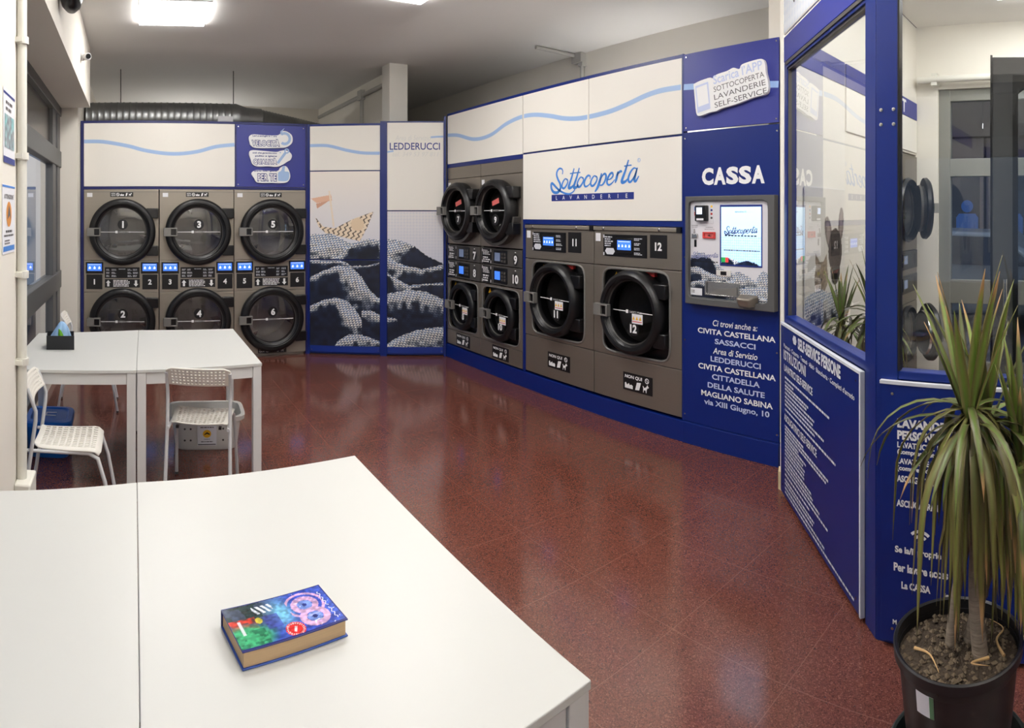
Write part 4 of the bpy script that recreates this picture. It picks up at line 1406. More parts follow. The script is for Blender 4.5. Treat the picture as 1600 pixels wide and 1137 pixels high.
for z, e in ((.69, .84), (.665, .27), (.645, .53), (.627, .50), (.605, .62), (.583, .60), (.562, .76), (.540, .63), (.512, .915),
             (.420, .45), (.402, .82), (.383, .79), (.362, .36), (.345, .49), (.325, .44), (.305, .47), (.285, .46), (.265, .46), (.24, .58), (.22, .60), (.20, .70), (.178, .82), (.15, .55), (.12, .62), (.10, .60), (.075, .77), (.052, 1.13)):
    label_lines(m, .105, e, z - .009, z + .009, 1, -.0014, rng, .62, 1)
m.build('lettering', M['ink_pale'], ip, smooth=False)

P2L = (2.163, .823, 0)
P2W = 3.2
gp = thing('glass_partition', 'blue framed glass partition behind the plant in the black pot', 'partition', P2L, RW)
f = MB().box(0, .085, -.004, .055, 0, 3.34).box(1.9, 1.98, .0, .055, 0, 3.34).box(.085, P2W, .0, .055, .985, 1.018).box(.085, P2W, .0, .055, 3.25, 3.34).box(.085, P2W, .02, .055, .02, .985)
f.build('frame', M['blue'], gp, smooth=False, bevel=.003)
MB().box(.084, P2W, .028, .034, 1.015, 3.26).build('glass_pane', M['pane'], gp, smooth=False)
MB().box(.085, .092, -.004, .028, 1.018, 3.25).build('gasket', M['black'], gp, smooth=False)
m = MB()
for zz in (1.99, 1.935):
    for xx in (.02, .07):
        m.lathe([(.007, -.004), (.007, -.007), (0, -.008)], xx, zz, 10)
m.build('rivet', M['steel'], gp)
ip = infop('blue price panel with white lettering and wireless symbol behind the plant', .025, P2W - .05, .02, .972, P2L, RW)
m = MB()
x = lambda y: .823 - y
for s_, a, b, z0, z1, bo in (('LAVANDERIA SELF', .733, .395, .815, .849, .05), ('PERSONE', .733, .58, .772, .806, .05), ('LAVATRICE L 10', .733, .56, .742, .764, .04), ('(compresi detersivo', .733, .53, .714, .737, .04),
                             ('LAVATRICE XL', .734, .575, .683, .704, .04), ('(compresi detersivo', .734, .53, .654, .677, .04), ('ASCIUGATRICE P', .734, .56, .616, .641, .04), ('ASCIUGATRICE', .736, .57, .525, .551, .04),
                             ('Se la/il proprie', .742, .565, .348, .380, .04), ('Per lavare acces', .747, .54, .286, .317, .04), ('La CASSA', .717, .606, .225, .252, .045), ('istru', .555, .50, .215, .238, .04), ('M', .751, .735, .088, .106, .04)):
    text(MB(), s_, x(a), x(b), z0, z1, -.0016, bold=bo).build('lettering', M['ink_white'], ip, smooth=False)
for r in (.052, .034):
    m.ring2d(x(.645), .398, r, r - .011, -.0016, 20, PI * .25, PI * .75)
m.disc(x(.645), .404, .010, -.0016, 14)
m.build('wireless_logo', M['ink_white'], ip, smooth=False)
text(MB(), 'CA', x(.30), x(.255), .10, .125, -.0016, bold=.04).build('lettering', M['ink_white'], ip, smooth=False)

# ------------------------------------------------------------------ side room behind the glass
SY = (0, 1.838, 0)
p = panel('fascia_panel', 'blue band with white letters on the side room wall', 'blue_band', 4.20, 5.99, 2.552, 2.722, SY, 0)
m = MB(); text(m, 'AREA PET', 4.72, 5.63, 2.575, 2.70, bold=.03); m.build('lettering', M['ink_white'], p, smooth=False)
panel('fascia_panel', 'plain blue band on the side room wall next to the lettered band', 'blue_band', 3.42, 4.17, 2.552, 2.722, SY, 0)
panel('wall_panel', 'white panel under the lettered band in the side room', 'white', 4.20, 5.99, 2.22, 2.545, SY, 0)
panel('wall_panel', 'tall white panel under the plain band in the side room', 'white', 3.42, 4.17, .05, 2.545, SY, 0)
po = panel('pet_poster', 'poster of a dark dog and a tabby cat in the side room', 'paper', 3.50, 4.14, .85, 1.78, (0, 1.826, 0), 0, None, 'poster', .006)


def pets(Xg, Zg):
    img = np.zeros(Xg.shape + (3,))
    img[:] = (224, 220, 212)
    el = lambda cx, cz, rx, rz, a=0: (((Xg - cx) * math.cos(a) + (Zg - cz) * math.sin(a)) / rx) ** 2 + ((-(Xg - cx) * math.sin(a) + (Zg - cz) * math.cos(a)) / rz) ** 2 < 1
    n = vnoise(Xg / .02, Zg / .012, 3)
    fur = np.stack([58 + 34 * n, 52 + 30 * n, 50 + 26 * n], -1)
    tab = np.stack([104 + 70 * n, 92 + 62 * n, 78 + 50 * n], -1)
    for c in (el(3.86, 1.47, .055, .12, .3), el(4.07, 1.53, .045, .12, -.1)):
        img = np.where(c[..., None], fur * 1.35 + 20, img)
    for c in (el(3.86, 1.46, .03, .09, .3), el(4.07, 1.53, .022, .09, -.1)):
        img = np.where(c[..., None], np.array([150, 136, 132]), img)
    img = np.where((el(3.97, 1.34, .115, .16) | el(3.97, 1.20, .08, .10))[..., None], fur, img)
    img = np.where((el(3.98, 1.16, .035, .025))[..., None], np.array([16, 15, 16]), img)
    for c in (el(3.925, 1.36, .018, .018), el(4.03, 1.37, .018, .018), el(3.70, 1.19, .016, .014), el(3.79, 1.20, .016, .014)):
        pass
    cat_ = el(3.745, 1.17, .105, .11) | inpoly(Xg, Zg, [(3.66, 1.22), (3.655, 1.34), (3.73, 1.27)]) | inpoly(Xg, Zg, [(3.77, 1.27), (3.83, 1.33), (3.84, 1.21)])
    img = np.where(cat_[..., None], tab, img)
    for c in (el(3.925, 1.36, .018, .018), el(4.03, 1.37, .018, .018)):
        img = np.where(c[..., None], np.array([14, 12, 12]), img)
    for c in (el(3.70, 1.20, .017, .012), el(3.79, 1.20, .017, .012)):
        img = np.where(c[..., None], np.array([190, 176, 96]), img)
    for c in (el(3.70, 1.20, .007, .011), el(3.79, 1.20, .007, .011), el(3.745, 1.155, .014, .009)):
        img = np.where(c[..., None], np.array([20, 16, 16]), img)
    img = knit_layers(img, Xg, Zg, [([(3.5, 1.06), (3.7, 1.10), (3.9, 1.05), (4.14, 1.08)], .16, .2)], .8)
    return img


print_grid('printed_picture', 3.503, 4.137, .853, 1.777, .007, pets, po)

# stacked pet washer with both round doors standing open
t = thing('stacked_washer_dryer', 'dark stacked machine with two open round doors in the side room', 'washer dryer', (5.245, 2.125, 0), 0)
w = .70
cab = MB()
cab.plate(0, w, 1.25, 2.16, .35, 1.64, circ(.25), -.30, -.28).plate(0, w, .18, .74, .35, .46, circ(.22), -.30, -.28)
cab.box(0, .02, -.28, 0, 0, 2.16).box(w - .02, w, -.28, 0, 0, 2.16).box(.02, w - .02, -.02, 0, 0, 2.16).box(0, w, -.30, 0, 2.16, 2.175).box(0, w, -.30, -.28, .745, 1.245).box(0, w, -.30, 0, 0, .175)
cab.build('cabinet', M['bronze'], t, smooth=False, bevel=.003)
drum(t, .35, 1.64, .24, -.28, .2)
drum(t, .35, .46, .21, -.28, .2)
MB().lathe([(.30, -.30), (.31, -.33), (.29, -.36), (.25, -.34), (.25, -.30)], .35, 1.64, 48).build('door_seal', M['rubber'], t)
MB().lathe([(.26, -.30), (.27, -.33), (.25, -.35), (.215, -.33), (.215, -.30)], .35, .46, 48).build('door_seal', M['rubber'], t)
for i, zz in enumerate((1.16, .93)):
    c = MB().box(.02, w - .02, -.31, -.30, zz - .09, zz + .085).build('control_panel', M['bronze_dark'], t, bevel=.004)
    MB().box(.20, .46, -.318, -.31, zz - .06, zz + .06).build('keypad', M['black'], c)
    MB().rect(.23, .34, zz - .035, zz + .045, -.3192).build('screen', M['screen_dim'], c, smooth=False)
    MB().disc(.59, zz, .038, -.3112, 20, .055).build('number_disc', M['ink_black'], c, smooth=False)
for zz, R_, ang, gl in ((1.655, .29, -.47, 'rubber'), (.47, .27, -.66, 'steel')):
    d = MB().lathe([(0, .035), (R_ * .7, .045), (R_ * .74, .0), (R_ * .8, .0), (R_, .0), (R_ + .005, -.03), (R_ - .02, -.055), (R_ - .06, -.06), (0, -.055)], -R_, 0, 48).build('door', M['rubber'], t)
    d.location = (.35 + R_ + .02, -.32, zz)
    d.rotation_euler = (0, 0, -ang)
    MB().lathe([(R_ * .68, .046), (R_ * .76, .052), (R_ * .78, .03)], -R_, 0, 48).build('door_trim', M['steel'] if gl == 'steel' else M['bronze_dark'], d)
    MB().box(-2 * R_ - .02, -2 * R_ + .06, -.09, -.05, -.045, .045).build('handle', M['grey_plastic'], d)

tag(MB().tube([(5.90, 1.80, 2.94), (5.90, -1.5, 2.94)], .035, 14).build('curtain_rail', M['pipe']), 'white rail above the far window of the side room', 'rail')
MB().box(5.88, 6.0, 1.60, 1.66, 2.88, 3.0).build('bracket', M['pipe'], bpy.data.objects['curtain_rail'])

# outside the far window: pavement, shop front, parked car
st(MB().box(6.2, 16, -9, 12, -.15, -.03).box(-9, -1.0, -6, 14, -.15, -.03), 'ground', M['asphalt'])
bd = thing('building', 'brown shop front across the street seen through the far window', 'building', (10.6, 0, -.03), 0)
MB().box(0, .5, -7, 9, 0, .75).box(0, .5, -7, 9, 3.0, 6.5).box(.3, .5, -7, 9, .75, 3.0).build('wall', M['brick'], bd, smooth=False)
for i in range(9):
    y0 = -3.2 + i * 1.05
    fr_ = MB().plate(y0, y0 + 1.0, .78, 2.98, y0 + .5, 1.7, rrect(.43, .78, 30), .1, .2)
    fr_.v = [(b, a, c) for a, b, c in fr_.v]
    q = fr_.build('shop_window', M['bronze_frame'], bd, smooth=False)
    MB().box(.16, .18, y0 + .05, y0 + .95, .85, 2.9).build('pane', M['dark_glass'], q, smooth=False)
for i, yy in enumerate((2.35, 1.55)):
    m = MB().lathe([(0, 0)] + [(.10 * math.sin(PI * k / 8), .10 - .10 * math.cos(PI * k / 8)) for k in range(1, 8)] + [(0, .2)], 0, 0, 16, 'z')
    fig = MB()
    fig.disc(0, 1.62, .11, -.001, 18)
    fig.sheet([(-.2, .95), (-.14, .95), (-.13, 1.38), (-.12, .45), (-.02, .45), (0, .9), (.02, .45), (.12, .45), (.13, 1.38), (.14, .95), (.2, .95), (.2, 1.42), (.15, 1.49), (-.15, 1.49), (-.2, 1.42)], -.001)
    fig.v = [(.098, yy + a, c + .15) for a, b, c in fig.v]
    fig.build('blue_figure_decal', M['decal_blue'], bd, smooth=False)
car = thing('car', 'silver car parked across the street beyond the far window', 'car', (8.9, 1.9, -.03), PI / 2)
body = MB().prism([(-2.0, .28), (-2.05, .6), (-1.95, .82), (-1.2, .92), (-.6, 1.38), (.7, 1.42), (1.45, .98), (2.0, .85), (2.08, .55), (2.0, .28)], -.78, .78)
body.build('body', M['carpaint'], car, bevel=.06, seg=3)
MB().prism([(-1.05, .93), (-.55, 1.32), (.66, 1.35), (1.25, .98)], -.80, .80).build('side_windows', M['dark_glass'], car)
for xx in (-1.25, 1.25):
    for yy in (-.74, .74):
        MB().lathe([(0, yy - .1), (.3, yy - .1), (.32, yy), (.3, yy + .1), (0, yy + .1)], xx, .32, 28).build('wheel', M['rubber'], car)

# ------------------------------------------------------------------ tables
def table(label, P):
    """P = far right, near right, near left, far left corners"""
    t = thing('table', label, 'table', (0, 0, 0), 0, 'white tables')
    MB().slab(P, .722, .74).build('tabletop', M['table'], t, bevel=.0025, smooth=False)
    c = Vector((sum(a for a, b in P) / 4, sum(b for a, b in P) / 4))
    V = [Vector(q) for q in P]
    for i in range(4):
        e1 = (V[(i + 1) % 4] - V[i]).normalized()
        e2 = (V[(i - 1) % 4] - V[i]).normalized()
        a = V[i] + e1 * .003 + e2 * .003
        s = .05
        MB().slab([a, a + e1 * s, a + e1 * s + e2 * s, a + e2 * s], .012, .722).build('leg', M['table_frame'], t, bevel=.002, smooth=False)
        f_ = MB().slab([a + (e1 + e2) * .006, a + e1 * .044 + e2 * .006, a + (e1 + e2) * .044, a + e2 * .044 + e1 * .006], 0, .0125)
        f_.build('foot', M['chair_foot'], t, smooth=False)
        b = V[(i + 1) % 4]
        L_ = (b - V[i]).length
        a1, b1 = V[i] + e1 * .055 + e2 * .010, V[i] + e1 * (L_ - .055) + e2 * .010
        MB().slab([a1, b1, b1 + e2 * .022, a1 + e2 * .022], .658, .7215).build('apron', M['table_frame'], t, smooth=False)
    # set the origin at the table's foot
    o = Vector((c.x, c.y, 0))
    t.location = o
    for ch in t.children:
        ch.location = -o
    return t


table('white table carrying the blue book', [(.768, 2.054), (.768, .836), (.0095, .80), (.0075, 1.973)])
table('white table beside the one with the book, by the poster pillar', [(.0062, 1.972), (.0082, .80), (-.745, .76), (-.745, 1.785)])
table('far white table beside the perforated white crate', [(.734, 4.556), (.730, 3.475), (.0095, 3.391), (.0285, 4.559)])
table('far white table under the black box, by the window', [(.0272, 4.559), (.0082, 3.390), (-.715, 3.35), (-.692, 4.40)])

# ------------------------------------------------------------------ chairs
def holes(nu, nv, fu, fv):
    """breakpoints of a perforated sheet: alternate bars and slots"""
    def br(n, f, m):
        a = [-1, -1 + m]
        step = (2 - 2 * m) / n
        for i in range(n):
            s = -1 + m + i * step
            a += [s + step * (1 - f) / 2, s + step * (1 + f) / 2]
        a += [1 - m, 1]
        return a
    return br(nu, fu, .14), br(nv, fv, .14)


def perforated(nu, nv, fn, fu=.45, fv=.45, extra=None):
    us, vs = holes(nu, nv, fu, fv)
    mb = MB()
    ids = {}
    for i, u in enumerate(us):
        for j, v in enumerate(vs):
            ids[i, j] = len(mb.v)
            mb.v.append(fn(u, v))
    for i in range(len(us) - 1):
        for j in range(len(vs) - 1):
            if 2 <= i < len(us) - 2 and 2 <= j < len(vs) - 2 and i % 2 == 0 and j % 2 == 0:
                continue
            mb.f.append((ids[i, j], ids[i + 1, j], ids[i + 1, j + 1], ids[i, j + 1]))
    return mb


def solid(o, th):
    md = o.modifiers.new('thickness', 'SOLIDIFY')
    md.thickness = th
    md.offset = 0
    bv = o.modifiers.new('soft', 'BEVEL')
    bv.width = .0016
    bv.segments = 1
    bv.limit_method = 'ANGLE'
    return o


def chair(label, x, y, heading):
    """heading: clockwise from +Y; origin on the floor below the middle of the seat"""
    t = thing('chair', label, 'chair', (x, y, 0), -heading, 'white perforated chairs')

    def seat(u, v):
        rx = .168 + .014 * v
        cr = max(0, abs(u) - .8) / .2 * max(0, abs(v) - .8) / .2
        yy = .168 * v
        z = .447 + .012 * u * u - .004 * (1 - v * v)
        if v > .72: z -= (v - .72) ** 2 * .32
        if v < -.8: z += (-.8 - v) ** 2 * .15
        if abs(u) > .86: z -= (abs(u) - .86) ** 2 * .6
        return (u * rx * (1 - .09 * cr), yy * (1 - .06 * cr), z)

    def back(u, v):
        z = .718 + .052 * v
        cr = max(0, abs(u) - .8) / .2 * max(0, v - .6) / .4
        yy = -.158 - (z - .62) * .46 + .022 * u * u
        return (u * (.176 + .004 * v) * (1 - .04 * cr), yy, z - .014 * cr)
    solid(perforated(11, 9, seat, .52, .66).build('seat', M['chair'], t, angle=50), .008)
    solid(perforated(14, 5, back, .46, .46).build('backrest', M['chair'], t, angle=50), .009)
    for s_ in (-1, 1):
        a = MB().tube([(s_ * .187, .245, .012), (s_ * .178, .19, .30), (s_ * .17, .155, .41), (s_ * .162, .11, .432), (s_ * .158, 0, .434)], .010, 12).build('leg', M['chair_steel'], t)
        MB().tube([(s_ * .187, .245, 0), (s_ * .187, .244, .016)], .0115, 12).build('foot', M['chair_foot'], a)
        b = MB().tube([(s_ * .178, -.24, .012), (s_ * .175, -.20, .24), (s_ * .172, -.172, .44), (s_ * .173, -.152, .58), (s_ * .174, -.150, .63), (s_ * .174, -.172, .69), (s_ * .172, -.194, .74)], .010, 12).build('leg', M['chair_steel'], t)
        MB().tube([(s_ * .178, -.24, 0), (s_ * .178, -.239, .016)], .0115, 12).build('foot', M['chair_foot'], b)
        MB().tube([(s_ * .16, .12, .432), (s_ * .165, -.195, .434)], .009, 10).build('seat_rail', M['chair_steel'], t)
    for s_ in (-1, 1):
        MB().box(s_ * .1175 - .008, s_ * .1175 + .008, -.172, -.15, .428, .442).build('stop', M['black'], t)
    return t


chair('white perforated chair beside the poster pillar, in front of the blue bin', -.335, 3.155, math.radians(90))
chair('white perforated chair with its back to the near table, in front of the white crate', .385, 3.50, math.radians(13))
chair('white perforated chair behind the black box, by the window', -.39, 5.13, math.radians(88))

# ------------------------------------------------------------------ things on and under the tables
# wipes box
t = thing('wipes_box', 'black open box of blue and green cloths on the far table', 'box', (-.478, 3.93, .7405), math.radians(6))
hw, hd, hh = .088, .066, .088
MB().box(-hw, hw, -hd, hd, 0, .003).box(-hw, hw, -hd, -hd + .004, 0, hh).box(-hw, hw, hd - .004, hd, 0, hh + .006).box(-hw, -hw + .004, -hd, hd, 0, hh).box(hw - .004, hw, -hd, hd, 0, hh).build('box', M['card'], t, smooth=False)


def cloth(parent, name, m_, cx, cy, r, h, seed, n=40, k=9):
    rr = random.Random(seed)
    ph = [rr.uniform(0, 6.28) for _ in range(4)]
    mb = MB()
    for j in range(k):
        tt = j / (k - 1)
        for i in range(n):
            a = 2 * PI * i / n
            fold = 1 + .22 * math.sin(5 * a + ph[0]) * tt + .13 * math.sin(9 * a + ph[1]) * tt + .1 * math.sin(2 * a + ph[2])
            q = r * (tt ** .8) * fold
            mb.v.append((cx + q * math.cos(a) + .01 * math.sin(3 * tt + ph[3]), cy + q * .8 * math.sin(a), h * (1 - tt ** 1.5) + .03))
    for j in range(k - 1):
        for i in range(n):
            mb.f.append((j * n + i, j * n + (i + 1) % n, (j + 1) * n + (i + 1) % n, (j + 1) * n + i))
    o_ = tag(mb.build(name, m_, angle=80), '', 'cloth')
    return o_


c1 = cloth(t, 'cloth', M['cloth_blue'], 0, .01, .064, .135, 2)
tag(c1, 'pale blue cloth bunched up out of the black box', 'cloth', None, (-.478, 3.93, .745), .1)
c2 = cloth(t, 'cloth', M['cloth_green'], -.008, -.030, .026, .092, 5)
tag(c2, 'green cloth tucked at the front of the black box', 'cloth', None, (-.478, 3.93, .745), .1)

# white crate under the far table
t = thing('crate', 'white perforated plastic crate with a paper notice under the far table', 'crate', (.497, 4.28, 0), math.radians(-4))
a = MB()
L1, L2, D1, D2, HH = .215, .245, .14, .17, .235
outer = lambda L_, D_, z, n=40: [(rrect(L_, D_, 6)(2 * PI * i / n) * math.cos(2 * PI * i / n), rrect(L_, D_, 6)(2 * PI * i / n) * math.sin(2 * PI * i / n), z) for i in range(n)]
rows = [outer(L1 * .95, D1 * .95, 0), outer(L1, D1, .01), outer(L2 - .008, D2 - .008, HH - .03), outer(L2 + .016, D2 + .016, HH - .03), outer(L2 + .02, D2 + .02, HH), outer(L2 - .006, D2 - .006, HH), outer(L1 - .008, D1 - .008, .012)]
for r_ in rows:
    a.v += r_
n = 40
for j in range(len(rows) - 1):
    for i in range(n):
        a.f.append((j * n + i, j * n + (i + 1) % n, (j + 1) * n + (i + 1) % n, (j + 1) * n + i))
a.f.append(tuple(range(n)))
a.f.append(tuple(6 * n + i for i in range(n)))
a.build('body', M['crate_white'], t)
m = MB()
for xx in (-.15, -.11, .11, .15):
    for i, zz in enumerate((.07, .11, .15)):
        if (i + int(xx * 100)) % 2:
            m.disc(xx, zz, .007, -(D1 + (D2 - D1) * zz / HH) - .0005, 12)
m.build('hole', M['bronze_dark'], t, smooth=False)
nt = MB().add([(-.065, -.150, .035), (.065, -.150, .035), (.065, -.169, .175), (-.065, -.169, .175)], [(0, 1, 2, 3)]).build('paper_notice', M['paper'], t, smooth=False)


def on_notice(mb):
    mb.v = [(x_, -.1512 - (z_ - .035) * .136, z_) for x_, y_, z_ in mb.v]
    return mb


on_notice(MB().disc(0, .118, .028, 0, 24)).build('warning_circle', M['yellow'], nt, smooth=False)
m = MB().sheet([(-.02, .108), (.0, .118), (.018, .11), (.02, .118), (.0, .13), (-.016, .118)], 0)
m = on_notice(m)
m.v = [(x_, y_ - .0008, z_) for x_, y_, z_ in m.v]
label_m = MB()
label_lines(label_m, -.045, .045, .158, .168, 1, 0, random.Random(1), .6, 1)
text(label_m, 'cesto', -.02, .02, .076, .084, 0)
label_lines(label_m, -.04, .04, .058, .066, 1, 0, random.Random(2), .7, 1)
label_m.rect(-.06, .06, .040, .046, 0)
on_notice(label_m)
m.add(label_m.v, label_m.f)
m.build('lettering', M['ink_black'], nt, smooth=False)

# blue bin
t = thing('storage_bin', 'blue plastic storage bin with lid under the far table by the window', 'bin', (-.575, 4.15, 0), math.radians(2))
rowsb = [outer(.135, .15, 0), outer(.14, .155, .01), outer(.15, .168, .20)]
a = MB()
for r_ in rowsb:
    a.v += r_
for j in range(2):
    for i in range(n):
        a.f.append((j * n + i, j * n + (i + 1) % n, (j + 1) * n + (i + 1) % n, (j + 1) * n + i))
a.f.append(tuple(range(n))); a.f.append(tuple(2 * n + i for i in range(n)))
a.build('body', M['crate_blue'], t)
a = MB()
rowsl = [outer(.152, .17, .20), outer(.16, .178, .203), outer(.16, .178, .228), outer(.152, .17, .238), outer(.125, .14, .241), outer(.115, .13, .232)]
for r_ in rowsl:
    a.v += r_
for j in range(len(rowsl) - 1):
    for i in range(n):
        a.f.append((j * n + i, j * n + (i + 1) % n, (j + 1) * n + (i + 1) % n, (j + 1) * n + i))
a.f.append(tuple(range(n))); a.f.append(tuple(5 * n + i for i in range(n)))
a.build('lid', M['crate_blue'], t)
MB().box(-.05, .05, -.184, -.168, .15, .218).build('clip', M['crate_blue'], t, bevel=.004)
MB().box(-.03, .04, -.02, -.012, .232, .237).box(-.03, -.024, -.02, .05, .232, .237).box(-.03, .04, .044, .05, .232, .237).build('lid_mark', M['ink_pale'], t)

# book
t = thing('book', 'thick hardcover book with a colourful night scene cover lying on a white table', 'book', (.302, 1.222, .7405), math.radians(10))
bw, bd_ = .114, .066
MB().box(-bw, bw, -bd_, bd_, 0, .003).build('back_cover', mat('navy_board', (44, 78, 160), .3), t, bevel=.001)
MB().box(-bw + .004, bw - .004, -bd_ + .004, bd_ - .003, .003, .033).build('pages', M['pages'], t, smooth=False)
MB().box(-bw, bw, bd_ - .003, bd_, .003, .034).build('spine', mat('navy_spine', (30, 40, 96), .3), t, bevel=.001)
fc = MB().box(-bw, bw, -bd_, bd_, .033, .036).build('front_cover', mat('navy_cover_edge', (40, 44, 110), .3), t, bevel=.001)


def cover(Xg, Yg):
    u, v = (Xg + bw) / (2 * bw), (Yg + bd_) / (2 * bd_)
    n1 = vnoise(u * 9, v * 7, 1)
    n2 = vnoise(u * 26, v * 20, 2)
    img = np.stack([34 + 40 * n1, 52 + 50 * n1, 150 + 50 * n1], -1)
    img = blend(img, np.clip((.62 - u) * 4, 0, 1) * np.clip(v * 2 - .2, 0, 1) * .8, (60, 70, 70))
    img = blend(img, np.exp(-((u - .50) ** 2 / .012 + (v - .58) ** 2 / .09)) * 1.1, (120, 190, 225))
    img = blend(img, (n1 > .52) * (u < .33) * (v > .55) * .8, (30, 48, 44))
    img = blend(img, ((u < .25) & (v > .38) & (v < .66)) * np.clip(n2 * 1.6, .3, 1), (206, 62, 48))
    img = blend(img, np.clip((.30 - np.hypot((u - .1), (v - .22) * .9)) * 9, 0, 1), (60, 160, 110))
    img = blend(img, ((u < .28) & (v < .38) & (n2 > .6)) * .7, (30, 96, 70))
    aw = (u > .26) & (u < .45) & (v > .70) & (v < .88)
    img = np.where((aw & (np.sin((u * 1.2 + v * .35) * 95) > 0))[..., None], np.array([214, 222, 236]), img)
    img = blend(img, (np.hypot((u - .27) * 2.2, v - .55) < .07) * .8, (226, 206, 60))
    img = blend(img, ((u > .32) & (u < .46) & (v > .3) & (v < .62)) * .6, (58, 62, 150))
    r1 = np.hypot((u - .74) * 1.55, (v - .62))
    r2 = np.hypot((u - .76) * 1.55, (v - .30))
    sw = ((np.abs(r1 - .16) < .045) | (np.abs(r2 - .17) < .05) | (np.abs(r1 - .28) < .022)) & (u > .58) & (u < .92)
    img = blend(img, sw * (.75 + .25 * n2), (226, 176, 206))
    img = blend(img, ((r1 < .11) | (r2 < .11)) * .75, (132, 160, 224))
    img = blend(img, ((r1 < .035) | (r2 < .04)) * 1.0, (34, 44, 110))
    img = blend(img, (n2 > .93) * (u > .6), (225, 230, 250))
    bd2 = np.hypot((u - .53) * 1.72, (v - .16))
    img = blend(img, bd2 < .155, (214, 44, 44))
    img = blend(img, (np.abs(bd2 - .125) < .016) & (np.sin(np.arctan2(v - .16, (u - .53) * 1.72) * 22) > -.2), (240, 196, 196))
    img = blend(img, (bd2 < .06) & (np.abs((u - .53) * 1.7 - (v - .16) * .5) < .022), (246, 226, 226))
    img = img * (.78 + .44 * vnoise(u * 40, v * 26, 12))[..., None]
    img = blend(img, (v < .04) | (u > .985) | (v > .97), (38, 42, 108))
    img = blend(img, ((u > .075) & (u < .105) & (v > .30) & (v < .62)) * .9, (230, 232, 238))
    return img


print_grid('cover_art', -bw + .001, bw - .001, -bd_ + .001, bd_ - .001, .0016, cover, fc, .0363, M['cover'], True)
m = MB()
rr = random.Random(8)
for i in range(3):
    yy = -.03
    pass
pts = [(.098 + .003 * math.sin(i * 2.1), -.052 + i * .0045) for i in range(22)]
m.v = []
mm_ = MB().ribbon(pts[:9], .0016, 0).ribbon(pts[10:], .0016, 0)
mm_.v = [(x_, z_, .0367) for x_, y_, z_ in mm_.v]
mm_.build('lettering', M['ink_white'], fc, smooth=False)

# ------------------------------------------------------------------ posters on the pillar
PX = (-.4985, 0, 0)
po = panel('poster', 'white warning poster with an orange disc on the white pillar by the window', 'paper', 2.27, 2.51, 1.445, 1.715, PX, PI / 2, None, 'poster', .0012)
po.location = (-.4975, 0, 0)
MB().rect(2.27, 2.51, 1.705, 1.713, -.001).build('blue_band', M['ink_logo'], po, smooth=False)
MB().rect(2.285, 2.50, 1.455, 1.475, -.001).build('blue_band', M['ink_logo'], po, smooth=False)
MB().disc(2.39, 1.60, .05, -.001, 28).build('orange_disc', M['orange'], po, smooth=False)
m = MB()
text(m, 'ATTENZIONE', 2.30, 2.48, 1.66, 1.678, -.0012, bold=.02)
m.sheet([(2.36, 1.58), (2.40, 1.595), (2.425, 1.575), (2.40, 1.625), (2.385, 1.635)], -.002)
label_lines(m, 2.33, 2.45, 1.525, 1.54, 1, -.0012, random.Random(5), .6, 1)
label_lines(m, 2.30, 2.48, 1.51, 1.522, 1, -.0012, random.Random(6), .6, 1)
label_lines(m, 2.31, 2.42, 1.48, 1.502, 2, -.0012, random.Random(7), .5, .8)
m.build('lettering', M['ink_grey'], po, smooth=False)
po = panel('poster', 'upper poster with a small picture on the white pillar by the window', 'paper', 2.29, 2.51, 1.80, 2.09, PX, PI / 2, None, 'poster', .0012)
po.location = (-.4975, 0, 0)
MB().rect(2.29, 2.51, 2.066, 2.076, -.001).build('blue_band', M['ink_blue'], po, smooth=False)
MB().rect(2.29, 2.51, 1.80, 1.825, -.001).build('blue_band', M['ink_blue'], po, smooth=False)


def shop(Xg, Zg):
    n = vnoise(Xg / .018, Zg / .014, 4)
    n2 = vnoise(Xg / .05, Zg / .04, 6)
    return np.stack([110 + 110 * n * n2, 110 + 110 * n, 120 + 100 * n], -1)


print_grid('printed_picture', 2.31, 2.49, 1.86, 1.99, .006, shop, po)
m = MB(); label_lines(m, 2.33, 2.47, 2.0, 2.05, 2, -.0012, random.Random(9), .5, .8); m.build('lettering', M['ink_grey'], po, smooth=False)


